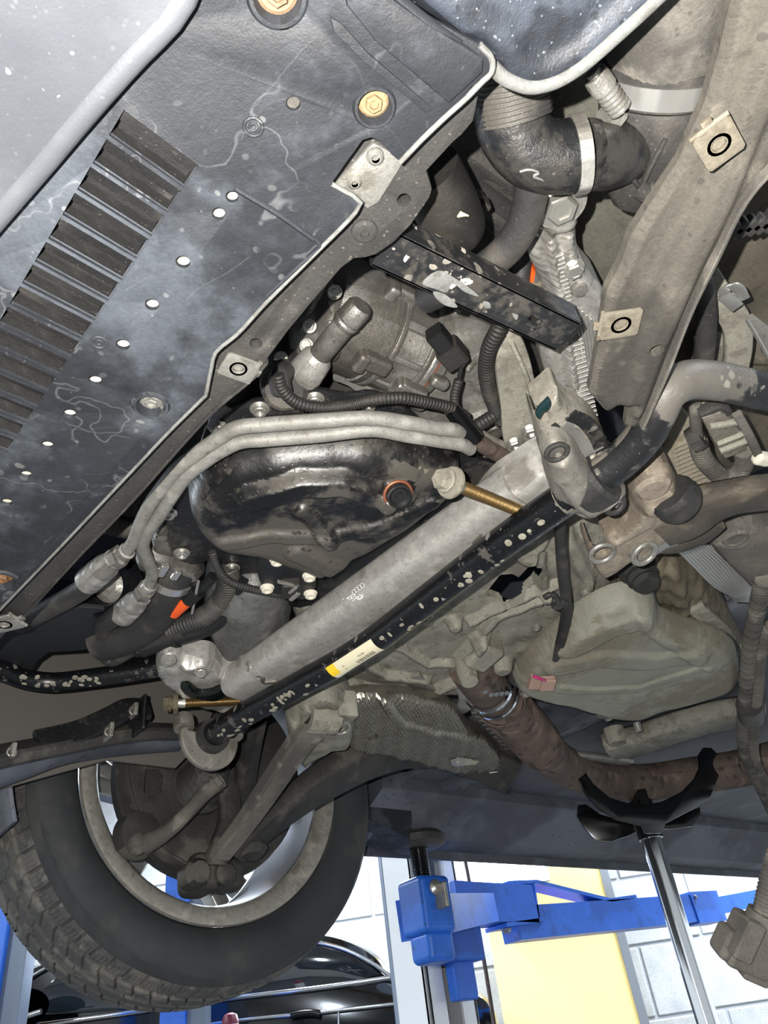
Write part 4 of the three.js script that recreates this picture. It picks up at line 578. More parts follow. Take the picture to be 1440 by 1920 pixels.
{ // air conditioning compressor
  const t = thing('air_conditioning_compressor', 'ribbed cast aluminium compressor drum behind the shield edge', 'compressor');
  const h = .555, A = P(590, 566, h), Bq = P(806, 664, h); const d = Bq.clone().sub(A), len = d.length(); d.normalize(); const r = .0515;
  const side = v(0, 0, 1).sub(d.clone().multiplyScalar(d.z)).normalize();
  const onCyl = (s, a, rr = r) => A.clone().addScaledVector(d, s * len).addScaledVector(side.clone().multiplyScalar(Math.cos(a)).add(DOWN.clone().multiplyScalar(Math.sin(a))), rr);
  const drum = part(t, 'drum', lathe([[0, -.012], [r * .55, -.012], [r * .62, .0], [r * .86, .006], [r * .98, .018], [r, .026], [r, len * .42], [r * 1.035, len * .43], [r * 1.035, len * .475], [r * .985, len * .49], [r * .985, len * .80], [r * 1.0, len * .82], [r * 1.02, len * .83], [r * 1.02, len * .865]], A, d, 64), m.cast);
  part(drum, 'seal_ring', lathe([[r * 1.0, len * .868], [r * 1.024, len * .868], [r * 1.024, len * .88], [r * 1.0, len * .88]], A, d, 64), plain(0x6b3a28, .7));
  const cover = part(t, 'end_cover', lathe([[r * .9, len * .88], [r * 1.02, len * .882], [r * 1.02, len * .93], [r * .98, len * .96], [r * .8, len * 1.0], [r * .5, len * 1.01], [0, len * 1.01]], A, d, 64), m.cast);
  for (let k = 0; k < 5; k++) { const a = -.5 + k * .62; part(cover, 'cover_lug', box(.016, .02, .012, .005, onCyl(.93, a, r * 1.04), d, onCyl(0, a, 1).sub(A)), m.cast); }
  for (const [a0, w] of [[.35, .42], [1.0, .4], [1.62, .42], [2.3, .4]]) { // sunk panels framed by ribs
    for (const aa of [a0 - w / 2 - .1, a0 + w / 2 + .1]) part(drum, 'drum_rib', sweep([onCyl(.5, aa, r * .985), onCyl(.8, aa, r * .985)], rect(.0028, .0022, .001), { n: 3, up: onCyl(0, aa, 1).sub(A) }), m.cast);
  }
  const band2 = (s, a0, a1, w) => sweep(Array.from({ length: 14 }, (_, i) => onCyl(s, a0 + (a1 - a0) * i / 13, r * .99)), rect(w, .0022, .001), { n: 26 });
  part(drum, 'drum_rib', band2(.52, -.2, 2.8, .003), m.cast); part(drum, 'drum_rib', band2(.79, -.2, 2.8, .003), m.cast);
  for (const [s, a, k] of [[.42, 1.5, 1.1], [.8, 1.72, .9], [.45, .2, 1]]) part(t, 'bolt_lug', merge(box(.014 * k, .03, .016, .004, onCyl(s, a, r * 1.06), d, onCyl(0, a, 1).sub(A)), box(.02 * k, .012, .02, .004, onCyl(s - .1, a + .06, r * 1.03), d, onCyl(0, a, 1).sub(A))), m.cast);
  // head with ports
  const hp = (a, b, hh) => P(a, b, hh);
  part(t, 'port_block', relief(poly(smooth([[548, 640], [560, 590], [590, 545], [620, 530], [640, 570], [645, 610], [610, 650], [590, 690], [560, 700], [545, 680]], 4), .545), .545, (dd, x, z) => dome(.045, .012)(dd) + .003 * noise2(x, z, 1.6), .003, .03), m.cast);
  part(t, 'valve_tube', sweep([hp(655, 598, .487), hp(632, 625, .487), hp(604, 660, .487), hp(590, 678, .487)], .0098, { n: 20, k: 20 }), m.cast);
  part(t, 'valve_head', lathe([[0, 0], [.0105, 0], [.0115, .004], [.0105, .006], [.0112, .008], [.0108, .02], [.009, .023], [0, .023]], hp(645, 609, .487), hp(664, 588, .487).sub(hp(645, 609, .487)), 28), m.cast);
  const e = hp(590, 678, .487), ed = hp(572, 702, .487).sub(hp(590, 678, .487)); part(t, 'valve_cup', lathe([[.009, -.01], [.0135, -.004], [.0145, .004], [.0155, .014], [.014, .02], [.011, .023], [0, .024]], e, ed, 30), m.alu);
  part(t, 'foot', sweep([hp(640, 690, .53), hp(672, 704, .53), hp(702, 728, .525), hp(722, 742, .52)], rect(.013, .004, .0015), { n: 14, scale: q => 1.1 - .5 * ss(.5, 1, q) }), m.alu);
  for (const [a, b, hh] of [[628, 548, .51], [581, 612, .505], [575, 648, .5], [527, 672, .5]]) part(t, 'port_bolt', hexHead(hp(a, b, hh), v(-.6, -.6, .5), .0045, { dish: .4 }), m.zinc);
}
{
  const t = thing('compressor_plug', 'black plug with cable boot on the compressor end', 'connector'); const a = P(812, 621, .49), b = P(838, 652, .487), c = P(864, 682, .484);
  part(t, 'body', sweep([a, b], rect(.0075, .008, .0015), { n: 3, straight: true, crease: .6 }), m.plastic); part(t, 'latch', sweep([b.clone().lerp(a, .1), c.clone().lerp(b, .2)], rect(.0105, .0095, .002), { n: 3, straight: true, crease: .6 }), m.plasticDusty); part(t, 'wire_seal', sweep([c.clone().lerp(b, .25), c.clone().add(v(.002, 0, .001))], .004, { n: 3, k: 10 }), m.plasticDusty);
  part(t, 'cable', sweep(L([[866, 684, .483], [862, 705, .48], [858, 722, .478]]), .0022, { n: 8, k: 8 }), m.plastic); part(t, 'boot', corr(L([[860, 712, .478], [852, 745, .472], [856, 770, .466], [868, 790, .462]]), .0042, .003, .06), m.plasticDusty);
}
{
  const t = thing('sensor_conduit', 'black ribbed conduit draped from the pump to the pipe ends', 'conduit');
  part(t, 'hose', corr(L([[520, 702, .455], [528, 728, .452], [552, 752, .449], [595, 764, .447], [640, 762, .446], [700, 750, .447], [750, 746, .449], [800, 754, .453], [850, 767, .457], [872, 782, .458]]), .0048), m.plasticDusty);
  part(t, 'end_boot', sweep(L([[528, 735, .456], [524, 712, .46], [532, 695, .475]]), .009, { n: 10 }), m.rubber);
  part(t, 'splitter', sweep(L([[846, 768, .456], [868, 795, .452], [888, 822, .448]]), .0085, { n: 12, scale: q => .8 + .3 * q }), m.gloss);
}
{ const t = thing('pump_elbow', 'dusty black round fitting where the ribbed conduit starts', 'fitting'); part(t, 'cap', lathe([[0, .014], [.016, .014], [.02, .01], [.022, 0], [.022, -.04], [0, -.04]], P(535, 722, .485), v(-.3, -.8, .3), 30), m.darkdust); }
{ const t = thing('loom_conduit', 'grey ribbed conduit hanging from the black strut', 'conduit'); part(t, 'hose', corr(L([[946, 588, .46], [934, 618, .458], [918, 650, .46], [911, 690, .465], [916, 730, .47], [928, 765, .475], [938, 790, .478]]), .0062, .0036), m.plasticDusty); part(t, 'branch', corr(L([[932, 775, .475], [908, 790, .47], [884, 805, .465]]), .0058, .0036), m.plasticDusty); }
{
  const t = thing('alternator_bracket', 'smooth grey cast bracket with a panelled face beside the compressor', 'bracket'); const h = .535;
  const f = addf(rib([[868, 660], [895, 640], [935, 650]], h, .003, .004), rib([[868, 660], [890, 700], [935, 730]], h, .003, .004), rib([[800, 795], [880, 755], [935, 735]], h, .004, .004), rib([[820, 815], [900, 780], [945, 765]], h, .004, .004));
  part(t, 'casting', relief(poly(smooth([[770, 720], [795, 650], [820, 612], [862, 598], [910, 606], [945, 640], [960, 720], [955, 790], [910, 820], [850, 822], [800, 810], [772, 780]], 4), h), h, (d, x, z) => dome(.02, .02)(d) + f(x, z), .003, .06), M(T.castalu, { roughness: .6, metalness: .25, color: 0xd8d8d6, bumpScale: .0003 }));
}
{
  const t = thing('mount_bracket', 'flat grey mount arm bolted beside the clamp bracket', 'bracket'); const h = .47;
  part(t, 'arm', plateP([[932, 640], [950, 622], [975, 632], [992, 668], [1004, 720], [1008, 770], [1000, 815], [982, 842], [955, 848], [945, 830], [938, 760], [930, 690]], h, .012, { smooth: 4, bevel: .002 }), m.gear);
  part(t, 'arm_rib', sweep(L([[958, 640, .468], [985, 700, .468], [1003, 765, .468]]), rect(.002, .004, .001), { n: 12 }), m.gear);
  for (const [a, b] of [[965, 830], [994, 806]]) part(t, 'bolt', hexHead(P(a, b, h - .001), DOWN, .0062, { flange: 1.5, dish: .3 }), m.zinc);
}
{ // black chipped strut
  const t = thing('front_strut', 'black square steel strut with flaking paint crossing above the compressor', 'strut'); const h = .40;
  const a = P(712, 446, h), b = P(1058, 614, h); const d = b.clone().sub(a).normalize(); const S = [[-.0135, -.009], [-.012, -.0105], [.012, -.0105], [.0135, -.009], [.0135, .011], [-.0135, .011]];
  const sd = d.clone().cross(UP).normalize(); const co = (p, k, hh) => { const q = p.clone().addScaledVector(sd, k); return [q.x, q.z]; }; const sq = P(1000, 606, h - .0107), rh = P(809, 525, h - .0105);
  const sqh = [[-1, -1], [1, -1], [1, 1], [-1, 1]].map(([i, j]) => { const q = sq.clone().addScaledVector(d, i * .0052).addScaledVector(sd, j * .0042); return [q.x, q.z]; });
  part(t, 'lower_face', plate([co(a, -.0132), co(b, -.0132), co(b, .0132), co(a, .0132)], h - .0105, .002, { holes: [sqh, circ(rh.x, rh.z, .0034, 14)], bevel: .0006 }), m.chipped);
  for (const k of [-1, 1]) part(t, 'side_face', sweep([a.clone().addScaledVector(sd, k * .0122), b.clone().addScaledVector(sd, k * .0122)], rect(.001, .0105, .0004), { n: 8, straight: true, crease: .5 }), m.chipped);
  for (const ch of [[[792, 532], [806, 516], [826, 508], [850, 520], [880, 540], [898, 556], [872, 548], [848, 532], [838, 548], [816, 542]], [[812, 548], [834, 552], [858, 576], [838, 574], [820, 562]], [[906, 566], [918, 568], [920, 578], [908, 576]], [[960, 588], [972, 592], [968, 600]]]) part(t, 'bare_patch', plateP(ch, h - .0109, .0005, { smooth: 4, bevel: .0001 }), m.paleDust, 'bare metal where the paint has flaked off');
  part(t, 'edge_flange', sweep([P(745, 436, .398), P(900, 512, .398), P(985, 560, .398)], rect(.0016, .004, .0008), { n: 10 }), m.dust);
  part(t, 'end_point', sweep([P(1050, 610, h), P(1080, 614, h + .002)], S.map(([x, y]) => [x * .96, y * .98]), { n: 4, straight: true, crease: .5, scale: q => 1 - .55 * q }), m.chipped);
}
// ---------- hoses and intake at the top ----------
{ const t = thing('coolant_hose', 'thick dusty rubber hose curving below the intake elbow', 'hose'); part(t, 'hose', sweep(L([[1002, 300, .42], [998, 350, .42], [985, 410, .42], [955, 462, .422], [905, 505, .426], [850, 535, .43], [800, 560, .45]]), .0105, { n: 50, k: 20 }), m.rubber); }
{
  const t = thing('rubber_elbow', 'glossy black rubber elbow held by a band clamp', 'hose');
  part(t, 'elbow', sweep(L([[945, 120, .44], [952, 190, .43], [965, 245, .425], [1000, 285, .42], [1045, 295, .418], [1090, 290, .418]]), .0205, { n: 50, k: 28 }), m.black);
  part(t, 'woven_sleeve', corr(L([[955, 130, .432], [960, 180, .428], [966, 222, .424]]), .0215, .0026, .02), m.rubber);
  const o = P(1083, 291, .418), d = P(1110, 286, .418).sub(P(1060, 296, .418)); part(t, 'clamp_band', band(o, d, .0208, .0075, .0012), m.alu); part(t, 'clamp_screw', box(.006, .009, .008, .001, P(1085, 318, .402), d), m.zinc);
  part(t, 'wire_clip', sweep(L([[975, 322, .402], [992, 318, .401], [1012, 324, .4], [1000, 330, .4], [1022, 338, .4], [1040, 344, .4], [1072, 340, .4]]), .0009, { n: 50, k: 6 }), m.zinc);
}
{
  const t = thing('charge_air_pipe', 'broad dusty black plastic charge air pipe with a funnel below a steel clamp', 'pipe'); const h = .45;
  part(t, 'hose', sweep(L([[1285, -200, .43], [1270, -100, .44], [1258, 20, .447], [1248, 105, .45], [1244, 138, .452]]), .0335, { n: 50, k: 36, scale: (q, s) => 1 + .004 * Math.sin(s * 1400) }), m.dust);
  const o = P(1238, 162, .452), d = P(1212, 260, .446).sub(P(1246, 90, .452));
  part(t, 'rim', lathe([[.034, -.008], [.037, -.006], [.037, .012], [.034, .014]], P(1243, 130, .452), d, 40), m.darkdust);
  part(t, 'funnel', lathe([[.033, -.004], [.0355, .0], [.0355, .006], [.034, .012], [.031, .034], [.025, .056], [.016, .07], [0, .074]], o, d, 44), m.darkdust);
  part(t, 'funnel_fin', merge(sweep(L([[1120, 235, .42], [1170, 310, .42], [1205, 360, .425]]), rect(.0015, .005, .0007), { n: 8 }), sweep(L([[1245, 255, .42], [1212, 320, .42], [1196, 362, .425]]), rect(.0014, .004, .0006), { n: 8 })), m.darkdust);
  part(t, 'side_nozzle', sweep(L([[1095, 290, .42], [1130, 292, .424], [1180, 280, .438]]), .0195, { n: 12, k: 28 }), m.black);
  part(t, 'foot_lug', sweep(L([[1195, 352, .42], [1215, 362, .42], [1230, 352, .42]]), .006, { n: 8 }), m.darkdust);
}
{
  const t = thing('hose_clamp', 'wide steel worm drive hose clamp on the charge air pipe', 'clamp'); const o = P(1241, 146, .452), d = P(1212, 260, .446).sub(P(1246, 90, .452));
  part(t, 'band', band(o, d, .0372, .0118, .0014, 56), m.silver);
  const s = P(1122, 150, .42), e = P(1162, 205, .417); part(t, 'worm_housing', sweep([s.clone().lerp(e, .25), e], .0062, { n: 60, k: 16, scale: ringy(.0028, .06) }), m.galv); part(t, 'screw_head', lathe([[0, .006], [.004, .006], [.0045, .004], [.0068, .004], [.0072, 0], [.0072, -.006], [0, -.006]], s, s.clone().sub(e), 22), m.galv); part(t, 'dark_slot_bar', box(.0115, .0008, .0014, .0002, s.clone().add(s.clone().sub(e).normalize().multiplyScalar(.0061)), s.clone().sub(e)), m.ink); part(t, 'housing_saddle', sweep([P(1135, 208, .428), P(1160, 225, .428)], rect(.006, .006, .002), { n: 3 }), m.galv);  // screw slot is a raised dark bar, its shade put into the colour
  part(t, 'lock_tab', sweep(L([[1320, 150, .43], [1338, 155, .43], [1332, 172, .432]]), .0035, { n: 6, k: 8 }), m.dust);
}
{ const t = thing('rubber_buffer', 'dark cupped rubber duct mouth beside the support beam', 'duct'); part(t, 'cup', sweep(L([[800, 322, .44], [822, 360, .44], [842, 400, .44], [852, 428, .442], [856, 446, .446]]), .021, { n: 40, k: 30, scale: q => q < .75 ? 1 : Math.sqrt(Math.max(.001, 1 - ((q - .75) / .25) ** 2 * .9)), caps: true }), M(T.rubber, { color: 0xa8a6a2, roughness: .55 })); part(t, 'paint_mark', box(.004, .0006, .008, .0002, P(868, 405, .421), v(.3, -1, .2)), m.cream); }
{ const t = thing('fan_shroud', 'dark plastic fan shroud with ribs deep behind the hoses', 'shroud'); const h = .56; const f = addf(rib([[800, 300], [960, 440]], h, .006, .008), rib([[870, 270], [1000, 380]], h, .005, .006)); part(t, 'shell', relief(poly([[760, 300], [860, 190], [960, 120], [1060, 200], [1010, 400], [940, 500], [850, 470]], h), h, (d, x, z) => dome(.012, .01)(d) + f(x, z), .005, .03), M(T.darkdust, { color: 0xb8b8b8 })); part(t, 'cable_holder', merge(box(.012, .012, .01, .002, P(890, 372, .51)), box(.01, .014, .008, .002, P(905, 385, .505))), m.plasticDusty); }
{ const t = thing('wheelhouse_wall', 'plain grey brown inner body wall behind the frame rail', 'body panel'); part(t, 'sheet', relief(poly(smooth([[1040, 420], [1010, 180], [1020, 60], [1160, 60], [1290, 100], [1330, 300], [1260, 500], [1200, 640], [1120, 640]], 4), .56), .56, (d, x, z) => dome(.03, .05)(d) + .003 * noise2(x, z, .5), .006, .05), M(T.gearbox, { color: 0xa9a9a6, roughness: .8 })); }
// ---------- finned aluminium part and orange plug ----------
{
  const t = thing('finned_mount_plate', 'bright aluminium mount plate with ribs and bolts between hose and frame rail', 'mount plate'); const h = .45; const alu = M(T.alu, { roughness: .38, metalness: .55, bumpScale: .0002 });
  const f = addf(rib([[1016, 400], [1035, 500], [1055, 620], [1068, 700]], h, .0035, .008), boss(1048, 382, h, .016, .008), rib([[1064, 430], [1090, 510], [1130, 560]], h, .008, .004), area([[1050, 500], [1062, 540], [1090, 700], [1110, 840], [1085, 840], [1060, 640], [1040, 520]], h, .002, .003));
  part(t, 'casting', relief(poly(smooth([[1020, 360], [1046, 342], [1074, 362], [1076, 410], [1078, 450], [1100, 500], [1132, 545], [1125, 620], [1108, 700], [1108, 760], [1130, 850], [1100, 850], [1060, 770], [1020, 690], [1010, 620], [1022, 540], [990, 470], [1012, 420]], 4), h), h, (d, x, z) => dome(.01, .006)(d) + f(x, z), .0028, .03), alu);
  for (const [u0, v0, u1, v1, n, w] of [[1046, 480, 1064, 580, 14, 18], [1075, 640, 1108, 800, 20, 26], [1092, 770, 1150, 870, 12, 22]]) for (let i = 0; i < n; i++) { const q = i / (n - 1), a = lerp(u0, u1, q), b = lerp(v0, v1, q); part(t, 'fin', sweep([P(a - w * .5, b + w * .12, h - .014), P(a + w * .6, b - w * .25, h - .014)], rect(.0007, .0016, .0003), { n: 1 }), alu); }
  for (let i = 0; i < 6; i++) part(t, 'mesh_bar', sweep(L([[1076 + i * 8, 570 + i * 7, h - .012], [1088 + i * 6, 640, h - .012], [1094 + i * 5, 680 - i * 2, h - .012]]), .0008, { n: 8, k: 6 }), m.silver);
  part(t, 'main_bolt', hexHead(P(1048, 382, h - .017), DOWN, .0098, { flange: 1.6, dish: .12 }), m.zinc); part(t, 'washer', lathe([[.009, 0], [.0175, 0], [.0175, .0025], [.009, .0025]], P(1048, 378, h - .0165), DOWN, 30), m.galv);
  part(t, 'small_bolt', hexHead(P(1075, 503, h - .014), DOWN, .006, { flange: 1.3 }), m.zinc); part(t, 'dowel', lathe([[0, .004], [.005, .004], [.0065, 0]], P(1085, 540, h - .012), DOWN, 20), m.cast);
}
{ const t = thing('high_voltage_plug', 'orange plug with a cream lock behind the mount plate', 'connector'); part(t, 'shell', box(.02, .03, .024, .004, P(997, 528, .50), v(.2, -1, .1)), m.orange); part(t, 'lock', box(.016, .014, .018, .004, P(1003, 556, .47), v(.2, -1, .3)), m.cream); part(t, 'lock_tab', box(.012, .006, .006, .0015, P(1000, 558, .458), v(.3, -1, 0)), m.plastic); }
{ const t = thing('black_loom', 'dark cable loom running up behind the coolant hose', 'cable'); part(t, 'bundle', sweep(L([[985, 420, .5], [978, 480, .5], [974, 540, .49], [970, 590, .49]]), .008, { n: 16 }), m.rubber); part(t, 'ribbed_branch', corr(L([[920, 520, .5], [950, 522, .5], [975, 518, .5]]), .006, .004), m.rubber); }
// ---------- oil pan ----------
{
  const t = thing('oil_pan', 'black painted steel oil pan with chipped paint and bolted flange', 'oil pan'); const h = .47;
  const fl = part(t, 'flange', plateP([[392, 792], [440, 762], [485, 752], [540, 748], [590, 732], [650, 742], [705, 738], [765, 770], [830, 830], [900, 862], [962, 884], [930, 925], [880, 975], [800, 1035], [720, 1075], [640, 1110], [560, 1140], [490, 1110], [430, 1085], [405, 1052], [350, 1060], [326, 1040], [312, 985], [304, 958], [322, 938], [345, 890], [372, 842]], h + .006, .006, { smooth: 3, bevel: .0015 }), m.black);
  const hb = h - .035, hf = h - .045; const f = addf(rib([[470, 930], [560, 905], [640, 902], [720, 925]], hf, .016, .012), rib([[568, 955], [585, 972], [618, 1010]], hf, .011, .006), rib([[420, 1020], [520, 1005], [618, 1008], [720, 985], [810, 945]], hf, .012, .005), rib([[560, 1035], [640, 1075]], hf, .016, .006), boss(745, 925, hf, .022, .008));
  const bowl = part(t, 'bowl', relief(poly(smooth([[372, 905], [410, 872], [470, 852], [560, 838], [680, 832], [770, 845], [840, 868], [872, 895], [862, 930], [810, 975], [740, 1020], [660, 1065], [600, 1092], [540, 1075], [470, 1052], [400, 1040], [362, 1005], [350, 955]], 4), hb), h, (d, x, z) => dome(.045, .03)(d) + f(x, z) * ss(0, .02, d) + .0012 * noise2(x, z), .0021, .01), m.pan);
  const pin = (a, b, s = .0058) => hexHead(P(a, b, h + .005), DOWN, s, { round: true, flange: 1.5, dish: .4 });
  for (const [a, b] of [[487, 766], [590, 748], [408, 800], [316, 961], [341, 1036], [435, 1064], [690, 757], [803, 988]]) part(fl, 'flange_bolt', pin(a, b), m.zinc);
  const dp = P(746, 926, .4125), nd = v(-.15, -.9, .42); part(bowl, 'drain_plug', merge(lathe([[0, .0062], [.003, .0062], [.0036, .004], [.007, .004], [.0095, .007], [.0112, .006], [.0115, 0], [0, 0]], dp, nd, 30)), m.plastic); part(bowl, 'copper_washer', ring(dp, nd, .0122, .0016), m.copper, 'copper sealing ring around the drain plug');
  part(t, 'gasket_tab', merge(sweep(L([[398, 800, .462], [405, 780, .462], [428, 764, .462]]), rect(.004, .0012, .0005), { n: 8 })), m.galv);
}
{
  const t = thing('oil_level_sensor', 'square black oil level sensor with four pale studs under the oil pan', 'sensor'); const h = .436;
  part(t, 'body', plateP([[482, 1055], [500, 1042], [560, 1040], [588, 1062], [592, 1105], [575, 1125], [545, 1122], [498, 1108], [484, 1085]], h, .03, { smooth: 3, bevel: .003 }), m.plastic);
  for (const [a, b] of [[519, 1049], [580, 1079], [501, 1101], [582, 1112]]) part(t, 'stud', hexHead(P(a, b, h), DOWN, .0056, { round: true, flange: 1.35, dish: .35 }), m.foam);
  part(t, 'socket', box(.02, .014, .026, .003, P(546, 1102, h - .004), DOWN, v(.8, 0, .5)), m.plasticDusty); part(t, 'socket_clip', merge(box(.003, .004, .02, .001, P(536, 1094, h - .012)), box(.016, .004, .005, .001, P(552, 1118, h - .011)), box(.014, .003, .004, .001, P(549, 1106, h - .011))), m.galv);
}
{ const t = thing('sensor_lead', 'thin dark ribbed lead looping to the oil level sensor', 'conduit'); part(t, 'hose', corr(L([[398, 1035, .46], [408, 1065, .455], [430, 1090, .45], [470, 1104, .446], [515, 1112, .442], [540, 1114, .44]]), .0042, .0032), m.rubber); }
// ---------- coolant pipes ----------
function pipe(label, pts, nutA, nutB, hoseTo) {
  const t = thing('aluminium_pipe', label, 'pipe'); part(t, 'tube', sweep(L(pts), .0063, { n: 110, k: 18 }), M(T.alu, { roughness: .6, metalness: .25, color: 0xcfcfcd }));
  const e = Q(...pts[pts.length - 1]), n1 = Q(...nutA), c1 = Q(...nutB), hh = hoseTo.map(q => Q(...q)); const d = c1.clone().sub(e).normalize();
  part(t, 'collar', lathe([[.0063, -.004], [.0085, -.003], [.0085, .004], [.0063, .006]], e, d, 20), m.alu);
  part(t, 'hex_nut', hexHead(e.clone().addScaledVector(d, .004), n1.clone().sub(e), .0105, { flange: 0, hgt: 1.4 }), m.galv);
  part(t, 'crimp_sleeve', (() => { const l = c1.distanceTo(n1) + .014; return lathe([[.006, 0], [.0105, .001], [.0112, l * .2], [.0132, l * .28], [.0138, l * .4], [.0126, l * .46], [.0142, l * .54], [.0142, l * .66], [.013, l * .72], [.0144, l * .8], [.0144, l * .96], [.012, l], [.006, l]], n1.clone().addScaledVector(d, -.004), d, 30); })(), m.alu);
  part(t, 'rubber_hose', sweep([c1, ...hh], .0112, { n: 26, k: 18 }), m.rubber);
}
pipe('upper pale aluminium pipe running over the oil pan to a crimped hose end', [[862, 812, .445], [850, 806, .44], [820, 803, .436], [760, 792, .433], [695, 784, .432], [600, 789, .432], [500, 796, .432], [445, 802, .432], [410, 822, .433], [370, 850, .434], [332, 880, .436], [305, 912, .438], [280, 948, .44], [262, 985, .442], [250, 1015, .444], [236, 1035, .446]], [212, 1050, .448], [176, 1086, .452], [[150, 1108, .455], [95, 1140, .46], [40, 1170, .465]]);
pipe('lower pale aluminium pipe running over the oil pan with a bent crimped end', [[882, 842, .442], [866, 834, .438], [820, 826, .434], [760, 816, .431], [700, 806, .43], [600, 816, .43], [500, 824, .43], [452, 828, .43], [420, 842, .431], [385, 864, .432], [350, 892, .434], [325, 925, .436], [300, 965, .439], [278, 996, .442], [268, 1022, .445], [276, 1048, .449], [286, 1074, .452], [280, 1098, .455]], [264, 1120, .457], [230, 1146, .46], [[210, 1160, .462], [196, 1172, .468], [200, 1200, .475]]);
{ const t = thing('pipe_lug', 'rusty steel tube stub ending beside the pipe ends', 'tube'); part(t, 'stub', sweep(L([[880, 818, .46], [915, 840, .465], [962, 868, .47]]), .008, { n: 8 }), m.rust); part(t, 'thin_tube', sweep(L([[905, 815, .47], [945, 835, .475], [985, 850, .48]]), .004, { n: 8 }), m.dust); }
// ---------- subframe, stabilizer and clamps ----------
{
  const t = thing('subframe_crossmember', 'pale extruded aluminium crossmember with ring logo running beside the black stabilizer bar', 'crossmember'); const h = .432;
  const a = P(455, 1285, h), b = P(985, 918, h); const d = b.clone().sub(a).normalize(); const S = []; for (let i = 0; i < 28; i++) { const q = i / 28 * 6.28318, c = Math.cos(q), s = Math.sin(q); S.push([.033 * Math.sign(c) * Math.abs(c) ** .5, .021 * Math.sign(s) * Math.abs(s) ** .6]); }
  const beamM = M(T.alu, { roughness: .38, metalness: .28, color: 0xffffff, bumpScale: .0002 });
  const beam = part(t, 'beam', sweep([a, b], S, { n: 40, straight: true }), beamM);
  part(beam, 'weld_seam', sweep(Array.from({ length: 14 }, (_, i) => { const q = 3.3 + i / 13 * 3.0; return P(905, 985, h).addScaledVector(v(1, 0, 0), .034 * Math.cos(q)).add(v(0, .0215 * Math.sin(q), .01 * Math.sin(i * 2.1))); }), .0028, { n: 30, k: 8, scale: (q, s) => 1 + .2 * Math.sin(s * 1500) }), m.cast);
  part(beam, 'weld_seam', sweep(Array.from({ length: 14 }, (_, i) => { const q = 3.3 + i / 13 * 3.0; return P(508, 1248, h).addScaledVector(v(1, 0, 0), .034 * Math.cos(q)).add(v(0, .0215 * Math.sin(q), .006 * Math.sin(i * 2.1))); }), .0028, { n: 30, k: 8, scale: (q, s) => 1 + .2 * Math.sin(s * 1500) }), m.cast);
  const low = h - .0213; const nx = v(1, 0, 0); const ink = plain(0xe6e4df, .6);
  for (let i = 0; i < 4; i++) part(beam, 'ring_mark', ring(P(664 + i * 5.2, 1110 - i * 4, .4155), v(-.75, -.66, 0), .0026, .0003, 20), ink);
  part(beam, 'data_mark', (() => { const R = rng(41), gs = []; for (let i = 0; i < 60; i++) gs.push(box(.0011 + .0008 * R(), .0003, .0011, .0001, P(648 + R() * 46, 1122 - 0 - R() * 4, .4145).addScaledVector(d, (R() - .5) * .012), v(-.6, -.8, 0), d)); return merge(gs); })(), ink);
  part(t, 'node_casting', relief(poly(smooth([[880, 985], [905, 935], [938, 898], [968, 878], [1008, 852], [1045, 838], [1068, 856], [1066, 900], [1048, 930], [1010, 950], [975, 965], [940, 1000], [905, 1010]], 4), h + .004), h + .004, (dd, x, z) => dome(.022, .014)(dd) + .0012 * noise2(x, z, 2), .003, .02), beamM);
  const fe = addf(boss(318, 1236, h, .014, .006), boss(376, 1258, h, .01, .006), rib([[345, 1250], [420, 1240]], h, .006, .004));
  part(t, 'end_casting', relief(poly(smooth([[292, 1245], [298, 1225], [322, 1214], [345, 1226], [395, 1230], [425, 1254], [462, 1226], [500, 1212], [530, 1240], [510, 1290], [470, 1312], [420, 1322], [372, 1312], [338, 1292], [306, 1268]], 4), h + .012), h + .012, (dd, x, z) => dome(.013, .005)(dd) + fe(x, z) + .0015 * noise2(x, z, 2), .003, .02), beamM);
  part(t, 'end_bolt', hexHead(P(316, 1236, h - .012), v(-.2, -.9, .4), .0055, { flange: 1.6, dish: .5 }), m.zinc); part(t, 'end_bolt', hexHead(P(376, 1258, h - .01), v(-.1, -.9, .4), .006, { round: true, flange: 1.2 }), m.alu);
  part(t, 'grease_smear', relief(poly(smooth([[395, 1295], [415, 1288], [428, 1300], [405, 1312], [370, 1308], [345, 1300], [338, 1286], [352, 1282], [372, 1296]], 4), h - .008), h - .008, dd => dome(.004, .006)(dd), .002, .004), plain(0x0c1210, .25));
}
const barPts = [[402, 1376, .392], [450, 1345, .392], [560, 1284, .392], [672, 1221, .392], [810, 1118, .392], [950, 1012, .392], [1055, 938, .392], [1115, 898, .392], [1165, 862, .392], [1205, 820, .393], [1230, 775, .396], [1250, 735, .402], [1285, 714, .41], [1340, 714, .418], [1400, 726, .424], [1500, 752, .432]];
